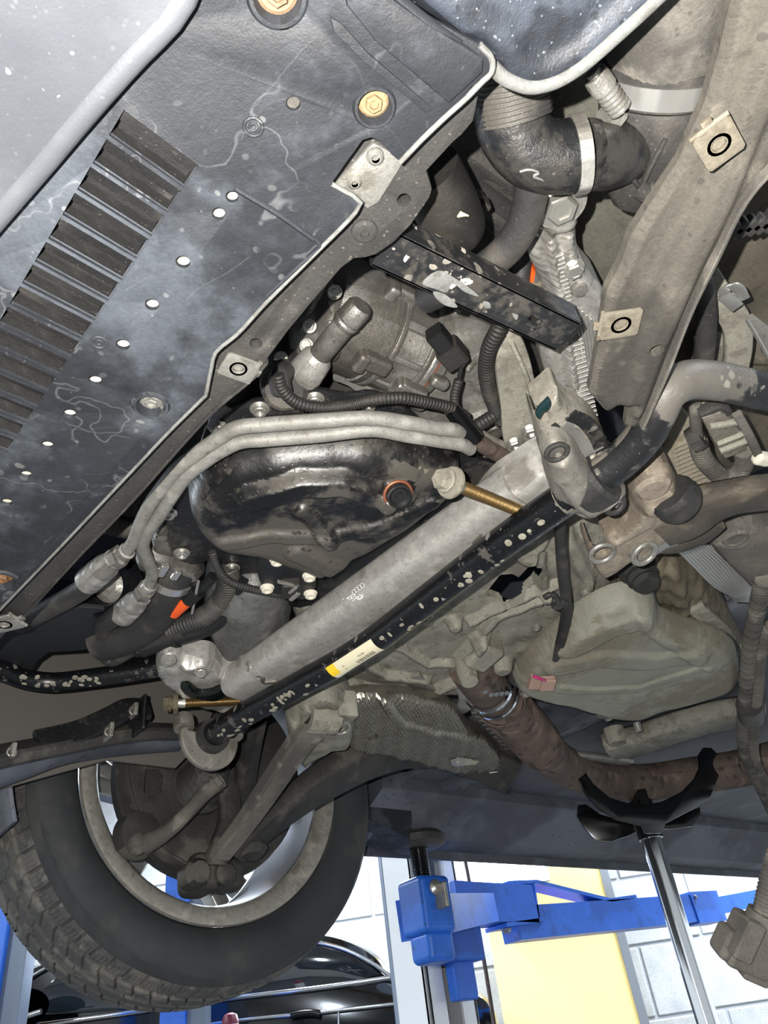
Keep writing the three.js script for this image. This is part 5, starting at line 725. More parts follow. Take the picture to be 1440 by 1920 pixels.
{
  const t = thing('stabilizer_bar', 'long black stabilizer bar with flaking paint and a paper label', 'stabilizer bar'); const r = .0158;
  part(t, 'bar', sweep(L(barPts.slice(0, 8)), r, { n: 90, k: 28 }), m.bar); part(t, 'bent_end', sweep(L(barPts.slice(6)), r * 1.001, { n: 90, k: 28 }), m.dustyBar, 'dust coated bent end of the bar');
  const o = P(628, 1246, .392), e = P(712, 1192, .392), d = e.clone().sub(o).normalize(); const ref = CAM.clone().sub(o); const y = ref.sub(d.clone().multiplyScalar(ref.dot(d))).normalize(), x = d.clone().cross(y);
  const patch = (u0, u1, a0, a1, rr) => { const pos = [], idx = [], n = 12, LL = o.distanceTo(e); for (let i = 0; i <= n; i++) { const a = a0 + (a1 - a0) * i / n; for (const u of [u0, u1]) { const p = o.clone().addScaledVector(d, u * LL).addScaledVector(y, rr * Math.cos(a)).addScaledVector(x, rr * Math.sin(a)); pos.push(p.x, p.y, p.z); } } for (let i = 0; i < n; i++) idx.push(i * 2, i * 2 + 1, i * 2 + 2, i * 2 + 1, i * 2 + 3, i * 2 + 2); const g = new THREE.BufferGeometry(); g.setAttribute('position', new THREE.Float32BufferAttribute(pos, 3)); g.setIndex(idx); g.computeVertexNormals(); return boxUV(clean(g)); };
  const sg = (y.dot(UP) < 0 && x.dot(UP) > 0) ? 1 : 1; const lo = -.15, hi = 1.25; const flip = P(672, 1240, .392).sub(o).dot(x) > 0 ? 1 : -1;
  const lab = part(t, 'paper_label', patch(0, 1, flip * lo, flip * hi, r + .0003), m.sticker, 'cream paper label on the bar'); part(lab, 'yellow_field', patch(0, .17, flip * lo, flip * .75, r + .0006), m.yellow, 'yellow end of the label');
  const R = rng(9); const bars = []; for (let i = 0; i < 17; i++) { const u = .52 + i * .022; bars.push(patch(u, u + .004 + .011 * R(), flip * .62, flip * .95, r + .0006)); } part(lab, 'bar_code', merge(bars), m.ink);
  const glyph = (u, a, segs, sz = 1) => merge(segs.map(([x0, a0, x1, a1]) => patch(u + x0 * .03 * sz, u + x1 * .03 * sz, flip * (a + a0 * .16 * sz), flip * (a + a1 * .16 * sz), r + .0006)));
  const LET = { M: [[0, 0, .18, 1], [.82, 0, 1, 1], [.4, .1, .6, .6]], U: [[0, 0, .2, 1], [.8, 0, 1, 1], [0, .85, 1, 1]], I: [[.35, 0, .65, 1]], W: [[0, 0, .18, 1], [.82, 0, 1, 1], [.4, .4, .6, .9]] };
  part(lab, 'print', merge(glyph(.62, .3, LET.M), glyph(.66, .3, LET.U), glyph(.70, .3, LET.I), glyph(.725, .3, LET.W), glyph(.27, .35, LET.I, .8), glyph(.29, .35, LET.U, .8), glyph(.28, .62, LET.U, .9)), m.ink);
  part(t, 'paint_chips', (() => { const q = rng(23), gs = []; const c = new THREE.CatmullRomCurve3(L(barPts).slice(0, 7), false, 'centripetal'); for (let i = 0; i < 46; i++) { const s = i < 26 ? .04 + .3 * q() : .55 + .45 * q(); const p = c.getPointAt(s); const yy = CAM.clone().sub(p); yy.sub(d.clone().multiplyScalar(yy.dot(d))).normalize(); const xx = d.clone().cross(yy); const a = flip * (.1 + 1.0 * q()); const n = yy.clone().multiplyScalar(Math.cos(a)).addScaledVector(xx, Math.sin(a)); const g = clean(new THREE.IcosahedronGeometry(1, 1)); g.scale(.0018 + .003 * q(), .0005, .0016 + .0024 * q()); gs.push(boxUV(tf(g, frame(p.addScaledVector(n, r), n, d)))); } return merge(gs); })(), M(T.galv, { color: 0xe8e4d8, roughness: .7 }));
}
{ // near lower clamp cap
  const t = thing('stabilizer_clamp', 'domed grey alloy stabilizer clamp cap with two bolt eyes at the bent bar end', 'clamp'); const h = .394; const cm = M(T.alu, { color: 0xcfccc6, roughness: .55, metalness: .3, bumpMap: B.cast, bumpScale: .0003 });
  const f = addf(rib([[1040, 915], [1062, 945], [1090, 965]], h - .015, .006, -.004), boss(1044, 847, h - .015, .014, -.004), boss(1156, 946, h - .012, .014, -.006));
  part(t, 'cap', relief(poly(smooth([[1018, 862], [1026, 838], [1048, 828], [1070, 836], [1085, 850], [1098, 872], [1118, 898], [1142, 918], [1164, 915], [1182, 938], [1168, 958], [1150, 962], [1136, 957], [1118, 966], [1088, 972], [1062, 962], [1040, 940], [1030, 910], [1026, 885]], 4), h - .012), h, (d, x, z) => dome(.024, .022)(d) + f(x, z), .0018, .012, [bore(1152, 945, .384, .0068)]), cm);
  part(t, 'bolt_eye', merge(ring(P(1044, 848, .378), v(0, -1, .1), .0085, .0022)), m.darkdust); part(t, 'eye_core', lathe([[0, 0], [.006, 0], [.0062, -.002]], P(1045, 849, .379), DOWN, 20), m.dust);
  part(t, 'bolt_eye', ring(P(1152, 945, .382), v(-.1, -.8, .4), .0088, .0028), m.rubber);
}
{ const t = thing('stabilizer_bushing', 'dark rubber bushing gripping the bent end of the stabilizer bar', 'bushing'); const a = P(1108, 904, .392), d = P(1150, 874, .392).sub(P(1100, 908, .392)); part(t, 'rubber', lathe([[.0155, -.012], [.024, -.012], [.026, -.006], [.026, .01], [.023, .014], [.0155, .014]], a, d, 34), m.rubber); }
{ // upper jaw
  const t = thing('clamp_bracket', 'open aluminium clamp jaw with a grease filled bolt hole', 'bracket'); const h = .412; const jm = M(T.alu, { color: 0xf4efe4, roughness: .4, metalness: .35 });
  const fj = area([[1030, 800], [1052, 782], [1075, 790], [1108, 838], [1085, 850], [1058, 842]], h, .003, .012);
  part(t, 'jaw', relief(poly(smooth([[1000, 792], [1000, 758], [1020, 738], [1042, 722], [1052, 742], [1072, 762], [1100, 776], [1124, 800], [1140, 838], [1128, 852], [1108, 856], [1078, 848], [1046, 842], [1012, 818]], 4), h), h, (d, x, z) => dome(.012, .006)(d) - fj(x, z), .0018, .02, [bore(1018, 782, .4, .0072)]), jm);
  part(t, 'saddle', sweep([P(1040, 806, .401), P(1068, 812, .404), P(1088, 826, .404), P(1106, 848, .401)], rect(.013, .003, .001), { n: 14 }), m.silver);
  part(t, 'worn_edge', merge(sweep(L([[1070, 778, .399], [1095, 790, .399], [1120, 822, .399], [1128, 845, .4]]), rect(.006, .0012, .0005), { n: 12 }), sweep(L([[1030, 800, .3995], [1048, 815, .3995], [1062, 832, .3995]]), rect(.006, .0012, .0005), { n: 10 })), m.chipped);
  part(t, 'grease', merge(relief(poly(smooth([[1004, 778], [1010, 764], [1022, 752], [1028, 746], [1034, 756], [1030, 768], [1020, 772], [1012, 786]], 4), .3995), .3995, d => dome(.0022, .004)(d), .0012, .002)), plain(0x14292c, .25), 'dark teal grease around the hole');
}
{ // far clamp
  const t = thing('stabilizer_clamp', 'grey alloy stabilizer clamp at the far end of the bar above the wheel', 'clamp'); const h = .40; const o = P(392, 1384, .392), d = P(450, 1345, .392).sub(P(402, 1376, .392)).normalize();
  const C0 = o.clone(); const y = DOWN.clone(), x = d.clone().cross(y).normalize(); const pts = Array.from({ length: 13 }, (_, i) => { const a = -1.7 + i / 12 * 3.4; return C0.clone().addScaledVector(y, .026 * Math.cos(a)).addScaledVector(x, .026 * Math.sin(a)); });
  const cm = M(T.alu, { color: 0xbdbab4, roughness: .55, metalness: .3 });
  part(t, 'strap', sweep(pts, rect(.017, .0045, .0018), { n: 30, up: d }), cm);
  const ear = (s) => { const p = pts[s ? 12 : 0].clone().add(v(0, .008, 0)); return merge(lathe([[.006, -.005], [.013, -.005], [.014, 0], [.013, .005], [.006, .005]], p.clone().addScaledVector(x, s ? .012 : -.012), v(0, -1, .25), 24)); };
  part(t, 'ear', ear(0), cm); part(t, 'ear', ear(1), cm); part(t, 'ear', merge(lathe([[.004, -.006], [.0125, -.006], [.0135, 0], [.0125, .006], [.004, .006]], P(344, 1352, .415), v(-.2, -1, .3), 24), sweep([P(344, 1354, .415), P(356, 1375, .405), P(362, 1392, .396)], rect(.01, .004, .0015), { n: 8 })), cm);
  part(t, 'bushing', lathe([[.0155, -.014], [.0225, -.014], [.0235, 0], [.0225, .014], [.0155, .014]], o, d, 30), m.rubber);
}
function longBolt(label, a, b, head) { const t = thing('subframe_bolt', label, 'bolt'); const A = Q(...a), E = Q(...b), d = A.clone().sub(E).normalize();
  const th = part(t, 'thread', sweep([A, E], .0056, { n: 360, k: 14, scale: ringy(.0019, .07), straight: true }), m.brass, 'brassy oiled thread'); part(th, 'shank', sweep([A.clone().addScaledVector(d, .002), A.clone().addScaledVector(d, -.012)], .0062, { n: 2 }), m.zinc);
  part(t, 'washer', lathe([[.006, -.003], [.0135, -.003], [.0145, -.001], [.0145, .001], [.0135, .003], [.006, .003]], A.clone(), d, 30), head); part(t, 'neck', lathe([[.0078, 0], [.0078, .006], [.011, .007]], A, d, 24), head); part(t, 'head', hexHead(A.clone().addScaledVector(d, .006), d, .0088, { flange: 1.25, dish: .12, hgt: .8 }), head); }
longBolt('long oily subframe bolt sticking out beside the oil pan drain plug', [846, 905, .402], [985, 962, .41], M(T.galv, { color: 0xf2ede2, metalness: .4 }));
longBolt('long brown subframe bolt sticking out above the wheel arch liner', [330, 1319, .425], [450, 1314, .425], M(T.galv, { color: 0xb0a890, metalness: .5 }));
// ---------- gearbox ----------
{
  const t = thing('gearbox_housing', 'dusty cast gearbox housing with ribs behind the stabilizer bar', 'gearbox'); let h = .475;
  const f = addf(rib([[560, 1230], [640, 1275], [720, 1290]], h, .01, .012), rib([[640, 1210], [720, 1260], [800, 1270]], h, .008, .012), rib([[700, 1180], [800, 1240], [870, 1240]], h, .007, .01), rib([[860, 1230], [930, 1150], [1010, 1120]], h, .008, .012), rib([[880, 1160], [960, 1120], [1040, 1090]], h, .007, .012), rib([[760, 1310], [860, 1270], [930, 1260]], h, .01, .014), boss(798, 1148, h, .012, .016), boss(900, 1190, h, .016, .018), boss(850, 1160, h, .013, .018), boss(720, 1330, h, .012, .012), boss(940, 1240, h, .02, .018), boss(890, 1260, h, .018, .015), boss(990, 1010, h, .03, .012), rib([[940, 1000], [1010, 1040], [1020, 1110]], h, .009, .014), rib([[1060, 1000], [1100, 1080], [1090, 1150]], h, .012, .012));
  const windowHole = poly([[908, 1118], [938, 1078], [960, 1074], [972, 1082], [1008, 1044], [1018, 1064], [1000, 1096], [952, 1128]], .475);
  part(t, 'casting', relief(poly(smooth([[548, 1150], [610, 1100], [700, 1060], [820, 1000], [930, 950], [1040, 960], [1130, 990], [1170, 1060], [1150, 1150], [1080, 1180], [1020, 1215], [985, 1250], [930, 1275], [890, 1300], [840, 1306], [780, 1318], [740, 1345], [690, 1345], [640, 1315], [600, 1265], [568, 1210]], 4), .485), h = .515, (d, x, z) => dome(.04, .035)(d) + f(x, z) * ss(0, .015, d) + .0012 * noise2(x, z, 1.4), .0026, .06, [windowHole]), m.gear);
  for (const [a, b, s] of [[802, 1150, .006], [850, 1090, .005], [1005, 1175, .005], [733, 1352, .005], [1098, 1110, .0055]]) part(t, 'housing_bolt', hexHead(P(a, b, h - .052), DOWN, s, { flange: 1.5, round: true, dish: .3 }), m.galv);
  part(t, 'sensor_plug', merge(lathe([[0, .03], [.012, .03], [.014, .02], [.014, -.01]], P(872, 1250, .46), v(-.2, -1, .3), 24), box(.05, .03, .04, .008, P(905, 1225, .465), v(-.1, -1, .2))), m.gear);
}
{
  const t = thing('gearbox_pan', 'wide greenish grey gearbox oil pan with pressed ridges', 'oil pan'); const h = .455;
  const out = smooth([[958, 1292], [975, 1258], [1020, 1212], [1062, 1172], [1110, 1138], [1160, 1116], [1205, 1112], [1232, 1124], [1246, 1155], [1300, 1180], [1370, 1205], [1394, 1228], [1392, 1280], [1340, 1308], [1250, 1332], [1190, 1352], [1140, 1350], [1060, 1328], [985, 1310]], 4);
  const hf = h - .03; const f = addf(rib([[1070, 1215], [1140, 1180], [1200, 1160]], hf, .03, .008), rib([[1205, 1140], [1216, 1175], [1250, 1200], [1340, 1250]], hf, .014, .005), rib([[1000, 1285], [1100, 1295], [1200, 1290], [1320, 1250]], hf, .014, .004), rib([[1050, 1250], [1130, 1235], [1220, 1240], [1300, 1230]], hf, .03, .006));
  const fl = part(t, 'flange', plate(poly(out, h - .012), h, .006, { bevel: .002 }), m.darkdust);
  const cx = 1185, cy = 1235; part(t, 'tray', relief(poly(out.map(([a, b]) => [cx + (a - cx) * .965, cy + (b - cy) * .95]), h - .018), h, (d, x, z) => dome(.03, .022)(d) + f(x, z) * ss(0, .02, d) + .0008 * noise2(x, z, .7), .0026, .004), m.gearpan);
  for (const [a, b] of [[1227, 1145], [985, 1300], [1365, 1215], [1275, 1192], [1140, 1345], [1000, 1245]]) part(fl, 'pan_bolt', hexHead(P(a, b, h - .002), DOWN, .0055, { flange: 1.4, round: true, dish: .4 }), m.galv);
  part(t, 'drain_plug', lathe([[0, .004], [.008, .004], [.011, .002], [.012, 0]], P(1132, 1340, h - .012), DOWN, 24), m.dust); part(t, 'drain_spigot', lathe([[0, .014], [.006, .014], [.007, 0]], P(1194, 1356, h), DOWN, 16), m.galv);
}
{ const t = thing('tag_connector', 'brownish square plug with a magenta lock on the gearbox pan', 'connector'); const d = v(.85, 0, .5), o = P(1014, 1276, .425); part(t, 'shell', box(.034, .012, .026, .002, o, v(-.2, -1, .25), d), m.tan); part(t, 'cap', box(.02, .014, .022, .002, P(1026, 1280, .421), v(-.2, -1, .25), d), m.tan); part(t, 'lock', sweep([P(1000, 1268, .4165), P(1012, 1272, .4135), P(1022, 1276, .4165)], .0022, { n: 8 }), m.pink); }
{ const t = thing('gearbox_lead', 'black ribbed cable hanging from the stabilizer to the gearbox pan', 'cable'); part(t, 'conduit', corr(L([[1050, 965, .43], [1052, 1020, .433], [1056, 1080, .436], [1062, 1135, .438], [1056, 1180, .437], [1048, 1215, .432], [1036, 1250, .426]]), .0062, .0036, .07), m.rubber); part(t, 'retainer', merge(box(.02, .008, .012, .002, P(1050, 1132, .432)), sweep(L([[1020, 1120, .432], [1034, 1112, .432], [1046, 1128, .432]]), .003, { n: 8 })), m.rubber); part(t, 'tape', sweep(L([[1064, 1135, .436], [1058, 1175, .4355], [1050, 1208, .431]]), .0068, { n: 10 }), m.plasticDusty); }
{ // lower-left mount and cast piece
  const t = thing('engine_mount', 'smooth grey conical engine mount above the crossmember end', 'engine mount'); const h = .485;
  part(t, 'cone', relief(poly(smooth([[382, 1175], [392, 1135], [420, 1105], [470, 1088], [520, 1098], [545, 1140], [540, 1200], [500, 1240], [450, 1262], [418, 1252], [395, 1215]], 4), h - .02), h, (d, x, z) => dome(.04, .05)(d), .004, .05), M(T.castalu, { roughness: .45, metalness: .3, color: 0xc2c5c9 }));
  part(t, 'foot_bolts', merge(hexHead(P(455, 1222, .46), v(-.2, -1, .4), .007), hexHead(P(480, 1205, .46), v(-.2, -1, .4), .006)), m.rust); part(t, 'hook_plate', sweep(L([[468, 1200, .455], [476, 1188, .455], [492, 1196, .455], [494, 1215, .452]]), rect(.006, .0015, .0006), { n: 10 }), m.rust);
}
// ---------- far left: hoses, cables, black pipe ----------
{ const t = thing('air_guide', 'flat black air guide panel at the outer end of the support beam', 'panel'); part(t, 'panel', plateP([[-120, 1235], [20, 1172], [70, 1142], [120, 1136], [195, 1142], [214, 1180], [216, 1212], [150, 1220], [90, 1224], [72, 1238], [58, 1262], [20, 1256], [-120, 1236]], .47, .006), plain(0x1a1c20, .6)); }
{ const t = thing('flaked_pipe', 'black painted pipe with flaking paint above the wheel arch liner', 'pipe'); part(t, 'tube', sweep(L([[-90, 1232, .462], [0, 1256, .462], [45, 1272, .462], [95, 1279, .462], [180, 1270, .462], [260, 1258, .464], [330, 1246, .466]]), .0125, { n: 70, k: 20 }), m.bar); part(t, 'paint_flakes', (() => { const R = rng(61), gs = []; for (let i = 0; i < 22; i++) { const a = 40 + R() * 150, b = (a < 95 ? 1274 : 1278 - (a - 95) * .1) + (R() - .35) * 22; const g = clean(new THREE.IcosahedronGeometry(1, 1)); g.scale(.002 + .003 * R(), .0006, .002 + .002 * R()); gs.push(boxUV(tf(g, frame(P(a, b, .4505), v(-.1, -1, .3))))); } return merge(gs); })(), M(T.galv, { color: 0xe8e4d8, roughness: .7 })); }
{ const t = thing('radiator_hose', 'fat black radiator hose with a steel clamp under the oil pan flange', 'hose'); const pts = L([[345, 1050, .49], [322, 1078, .485], [308, 1110, .48], [292, 1145, .476], [262, 1175, .474], [225, 1192, .474], [190, 1200, .478]]); part(t, 'hose', sweep(pts, .026, { n: 50, k: 26 }), m.rubber); const d = pts[2].clone().sub(pts[1]); part(t, 'clamp', band(pts[1], d, .0264, .01, .0015), m.silver); part(t, 'clamp_screw', merge(box(.018, .008, .01, .002, P(304, 1068, .458), v(.2, -1, .2)), box(.014, .006, .008, .002, P(330, 1078, .455), v(.2, -1, .2))), m.zinc); }
{ const t = thing('thermostat_flange', 'pale cast thermostat flange behind the pipe ends', 'flange'); part(t, 'casting', relief(poly(smooth([[255, 1042], [280, 1032], [310, 1036], [340, 1048], [372, 1062], [378, 1075], [352, 1082], [320, 1072], [285, 1062], [258, 1056]], 4), .478), .478, (d) => dome(.012, .008)(d), .003, .03), m.cast); part(t, 'web', relief(poly(smooth([[290, 985], [308, 975], [322, 1010], [332, 1050], [300, 1052], [285, 1020]], 3), .485), .485, d => dome(.01, .006)(d), .002, .03, [bore(303, 1008, .476, .006)]), m.cast); }
{ const t = thing('pulley', 'shiny black belt pulley behind the upper hose end', 'pulley'); const o = P(205, 1098, .50), d = v(-.7, -.5, .5); part(t, 'rim', lathe([[.02, -.012], [.034, -.012], [.038, -.008], [.034, -.004], [.038, 0], [.034, .004], [.038, .008], [.034, .012], [.024, .012], [.02, .004]], o, d, 40), m.gloss); part(t, 'hub', lathe([[0, .006], [.012, .006], [.02, .0]], o, d, 30), m.galv); }
{ const t = thing('black_conduit', 'thick black ribbed conduit bending down beside the engine mount', 'conduit'); part(t, 'hose', corr(L([[425, 1060, .475], [428, 1095, .47], [412, 1130, .467], [385, 1155, .465], [350, 1170, .463], [315, 1182, .462]]), .0125, .0042, .06), m.rubber); part(t, 'smooth_end', sweep(L([[345, 1182, .458], [300, 1200, .457], [262, 1214, .457], [235, 1228, .458], [212, 1240, .46], [198, 1236, .462], [196, 1226, .464]]), .0085, { n: 36, scale: q => 1.25 - .45 * ss(.3, .6, q) }), m.rubber); part(t, 'cable_tie', band(P(258, 1214, .457), P(300, 1200, .457).sub(P(235, 1228, .458)), .0105, .005), m.plastic); }
{ const t = thing('smooth_cable', 'smooth black cable running under the ribbed conduit', 'cable'); part(t, 'cable', sweep(L([[452, 1085, .47], [448, 1120, .464], [425, 1152, .46], [390, 1178, .456], [345, 1194, .454], [300, 1208, .453], [268, 1220, .453]]), .0088, { n: 50 }), m.plastic); part(t, 'tie', band(P(330, 1198, .4535), P(300, 1208, .453).sub(P(345, 1194, .454)), .0095, .005), m.plastic); }
{ const t = thing('orange_cable_end', 'orange high voltage cable end with a black collar', 'connector'); part(t, 'sleeve', sweep(L([[356, 1120, .465], [340, 1134, .463], [325, 1148, .462]]), .0085, { n: 8 }), m.orange); part(t, 'collar', sweep(L([[372, 1106, .467], [352, 1124, .465]]), .0096, { n: 4 }), m.plastic); part(t, 'lead', sweep(L([[400, 1080, .47], [385, 1096, .468], [370, 1108, .467]]), .006, { n: 10 }), m.plastic); part(t, 'wire', sweep(L([[372, 1090, .462], [366, 1120, .46], [360, 1150, .458]]), .0018, { n: 10, k: 8 }), m.silver); }
{ const t = thing('shadowed_duct', 'dark ribbed duct seen between shield edge and pipes', 'duct'); part(t, 'hose', corr(L([[200, 980, .52], [240, 990, .52], [285, 985, .52]]), .012, .006, .05), m.rubber); }
// ---------- right: frame rail and what hangs behind it ----------
{
  const t = thing('frame_rail', 'broad dusty grey brown frame rail slanting down past the charge air pipe', 'frame rail'); const h = .395;
  const f = addf(rib([[1470, 60], [1420, 190], [1350, 370], [1290, 500], [1230, 640], [1182, 775]], h - .008, .012, .005), rib([[1390, 130], [1330, 300], [1240, 440], [1170, 590]], h - .008, .01, -.002));
  part(t, 'rail', relief([...poly([[1372, 0], [1345, 110], [1322, 190], [1300, 240], [1274, 300], [1216, 386], [1182, 440], [1162, 496], [1136, 545], [1122, 640], [1104, 734], [1134, 768], [1160, 752], [1178, 748], [1176, 770], [1172, 800], [1196, 792], [1214, 758], [1242, 690], [1290, 566], [1330, 482], [1382, 402], [1398, 352], [1440, 300], [1560, 200]], h), [.36, .1], [.32, .24], [.225, .24], [.24, .06]], h, (d, x, z) => .008 * Math.sqrt(1 - (1 - Math.min(1, d / .01)) ** 2) + f(x, z) * ss(0, .006, d) + .0007 * noise2(x, z), .0022, .007, [bore(1228, 650, .386, .0055)]), M(T.dust, { color: 0xdcdad6, roughness: .85 }));
  part(t, 'side_flange', sweep(L([[1500, 250, .39], [1400, 350, .39], [1332, 482, .39], [1291, 566, .39], [1243, 690, .39], [1200, 790, .392]]), rect(.0016, .009, .0008), { n: 40 }), m.dust);
}
{ const fs = rib([[1330, 640], [1430, 630]], .56, .012, .012); const t = thing('inner_wing', 'dark dusty body panel behind the frame rail at the car side', 'body panel'); part(t, 'sheet', relief(poly([[1190, 820], [1220, 560], [1300, 380], [1420, 260], [1600, 250], [1600, 600], [1480, 860], [1330, 900]], .56), .56, (d, x, z) => dome(.02, .02)(d) + .006 * noise2(x, z, .6) + fs(x, z), .007, .05), M(T.gearbox, { color: 0xa8a098, roughness: .85 })); part(t, 'step_plate', plateP([[1312, 655], [1365, 645], [1372, 690], [1362, 720], [1312, 716]], .515, .02, { bevel: .003 }), m.gear); part(t, 'serrated_edge', merge([0, 1, 2, 3, 4].map(i => box(.012, .01, .012, .002, P(1375 + i * 16, 428 - i * 3, .47)))), m.darkdust); }
{ const t = thing('brake_hose', 'vertical dusty rubber brake hose beside the frame rail', 'hose'); part(t, 'hose', sweep(L([[1290, 545, .47], [1312, 528, .47], [1322, 570, .47], [1324, 620, .468], [1318, 680, .466], [1312, 720, .464]]), .0085, { n: 36 }), m.darkdust); }
{ const t = thing('arch_strip', 'curved dusty strip hanging behind the brake hose', 'strip'); part(t, 'strip', sweep(L([[1318, 515, .5], [1345, 555, .495], [1378, 600, .49], [1384, 650, .487], [1376, 700, .485]]), rect(.012, .004, .0015), { n: 30 }), m.gear); }
{ const t = thing('spring_clip', 'bent bright sheet metal clip on the side panel', 'clip'); part(t, 'loop', merge(sweep(L([[1352, 552, .47], [1368, 538, .468], [1384, 540, .468], [1396, 560, .47]]), rect(.004, .0012, .0005), { n: 16 }), sweep(L([[1354, 552, .47], [1372, 566, .468], [1382, 576, .468]]), rect(.005, .0012, .0005), { n: 8 })), m.silver); }
{ const t = thing('sheet_bracket', 'mottled grey sheet metal bracket at the picture side by the clip', 'bracket'); part(t, 'sheet', plateP([[1398, 600], [1412, 590], [1480, 640], [1480, 690], [1430, 665], [1420, 630]], .47, .003), m.galv); part(t, 'rim', sweep(L([[1400, 598, .468], [1420, 632, .468], [1440, 668, .468]]), .0018, { n: 8 }), m.silver); }
{ const t = thing('sensor_block', 'dusty square sensor plug with latch below the stabilizer bend', 'connector'); const o = P(1352, 815, .445), d = P(1380, 800, .445).sub(P(1320, 790, .445)).normalize(); part(t, 'body', plateP([[1316, 786], [1352, 774], [1372, 786], [1398, 822], [1402, 846], [1360, 862], [1338, 830]], .432, .03, { bevel: .003 }), m.gear); part(t, 'ridge', merge(sweep(L([[1330, 800, .431], [1388, 790, .431]]), rect(.003, .003, .001), { n: 2 }), sweep(L([[1350, 846, .431], [1400, 826, .431]]), rect(.003, .003, .001), { n: 2 }), sweep(L([[1345, 832, .431], [1395, 812, .431]]), rect(.002, .003, .001), { n: 2 })), m.gear); part(t, 'top_lug', sweep(L([[1310, 775, .44], [1350, 758, .44], [1364, 770, .44]]), rect(.004, .006, .002), { n: 6 }), m.darkdust); }
{ const t = thing('level_sensor_rod', 'thin metal link rod beside the sensor plug', 'rod'); part(t, 'rod', sweep(L([[1382, 776, .43], [1404, 815, .428], [1424, 858, .426]]), rect(.004, .003, .001), { n: 8 }), m.dust); part(t, 'ball_end', box(.02, .012, .014, .005, P(1430, 860, .424), v(0, -1, 0), v(1, 0, .3)), m.foam); }
{ const t = thing('sensor_conduit', 'dusty ribbed conduit looping from the stabilizer to the sensor plug', 'conduit'); part(t, 'upper_hose', sweep(L([[1300, 720, .45], [1303, 760, .448], [1305, 800, .446], [1308, 822, .445]]), .0055, { n: 16 }), m.dust); part(t, 'collar', merge(lathe([[.005, -.006], [.012, -.006], [.013, 0], [.012, .006], [.005, .006]], P(1306, 822, .445), v(.1, -.1, 1), 22)), m.darkdust); part(t, 'lower_hose', corr(L([[1308, 828, .445], [1318, 858, .443], [1335, 880, .441], [1358, 895, .44], [1382, 888, .438], [1396, 868, .437], [1394, 845, .437]]), .0088, .0036, .05), m.dust); }
{ // fins behind the bracket
  const t = thing('finned_casing', 'pale tan finned casing seen behind the sensor conduit', 'casing'); const h = .49; part(t, 'plate', plateP([[1240, 780], [1270, 760], [1300, 790], [1330, 880], [1350, 930], [1290, 960], [1250, 900]], h, .01), M(T.alu, { color: 0xf2e8d6, roughness: .6, metalness: .2 }));
  for (let i = 0; i < 12; i++) { const b = 832 + i * 8; part(t, 'fin', sweep([P(1262 + i * 1.2, b + 6, h - .002), P(1308 + i * 1.6, b - 14, h - .002)], rect(.0008, .003, .0003), { n: 1 }), M(T.alu, { color: 0xd8cfbd, roughness: .6, metalness: .2 })); }
}
{
  const t = thing('control_arm_bracket', 'rusty brown cast bracket with two threaded eyes below the stabilizer clamp', 'bracket'); const h = .42; const bm = M(T.alu, { color: 0xd8cbbd, roughness: .7, metalness: .1, bumpMap: B.lump, bumpScale: .0008 });
  const f = addf(boss(1224, 914, h, .022, .006), boss(1128, 1037, h, .02, .003), rib([[1150, 990], [1200, 960], [1215, 920]], h, .01, .003));
  part(t, 'casting', relief(poly(smooth([[1102, 1024], [1128, 1000], [1158, 978], [1178, 950], [1186, 918], [1198, 892], [1222, 872], [1250, 868], [1266, 892], [1270, 935], [1266, 972], [1240, 1000], [1212, 1016], [1180, 1036], [1150, 1058], [1124, 1070], [1108, 1050]], 4), h), h, (d, x, z) => dome(.016, .01)(d) + f(x, z) + .0008 * noise2(x, z, 2), .002, .03, [bore(1129, 1037, h - .018, .0108)]), bm);
  part(t, 'threaded_eye', ring(P(1129, 1037, h - .019), v(-.1, -1, .2), .012, .003), m.galv); part(t, 'rivet_boss', lathe([[0, .004], [.013, .004], [.0165, 0]], P(1224, 914, h - .021), DOWN, 26), bm);
  part(t, 'threaded_eye', merge(ring(P(1208, 1038, h - .022), v(0, -.9, .35), .0125, .0032), sweep(L([[1225, 1032, .41], [1245, 1018, .412], [1270, 1010, .415]]), rect(.008, .003, .001), { n: 6 })), m.galv); part(t, 'eye_sleeve', lathe([[.0115, 0], [.0115, -.024], [.013, -.024], [.013, 0]], P(1208, 1038, h - .0215), v(0, -.9, .35), 24), m.galv);
}
{
  const t = thing('upper_control_arm', 'thick dusty alloy control arm with a dark rubber bushing running out to the car side', 'control arm'); const am = M(T.dust, { color: 0xe6ddd2, roughness: .75 });
  part(t, 'arm', sweep(L([[1236, 985, .418], [1275, 972, .415], [1320, 948, .412], [1380, 930, .412], [1440, 922, .414], [1540, 908, .416]]), rect(.026, .014, .007), { n: 40, scale: q => 1.1 - .3 * ss(.1, .5, q) }), am);
  part(t, 'lower_web', sweep(L([[1210, 1000, .425], [1262, 1012, .424], [1310, 1000, .423], [1345, 976, .423]]), rect(.016, .012, .005), { n: 24, scale: q => 1.1 - .4 * q }), am);
  part(t, 'bushing', merge(lathe([[.008, -.012], [.02, -.012], [.023, -.006], [.023, .006], [.02, .012], [.008, .012]], P(1266, 936, .402), v(-1, .3, .1), 30)), m.rubber);
}
{ const t = thing('rubber_plug', 'ribbed grey green rubber plug under the threaded eye', 'plug'); part(t, 'plug', lathe([[0, .022], [.014, .022], [.017, .016], [.016, .012], [.02, .008], [.019, .002], [.024, -.006], [.024, -.03]], P(1200, 1075, .455), v(-.1, -1, .25), 30), M(T.rubber, { color: 0xc8cfc4 })); }
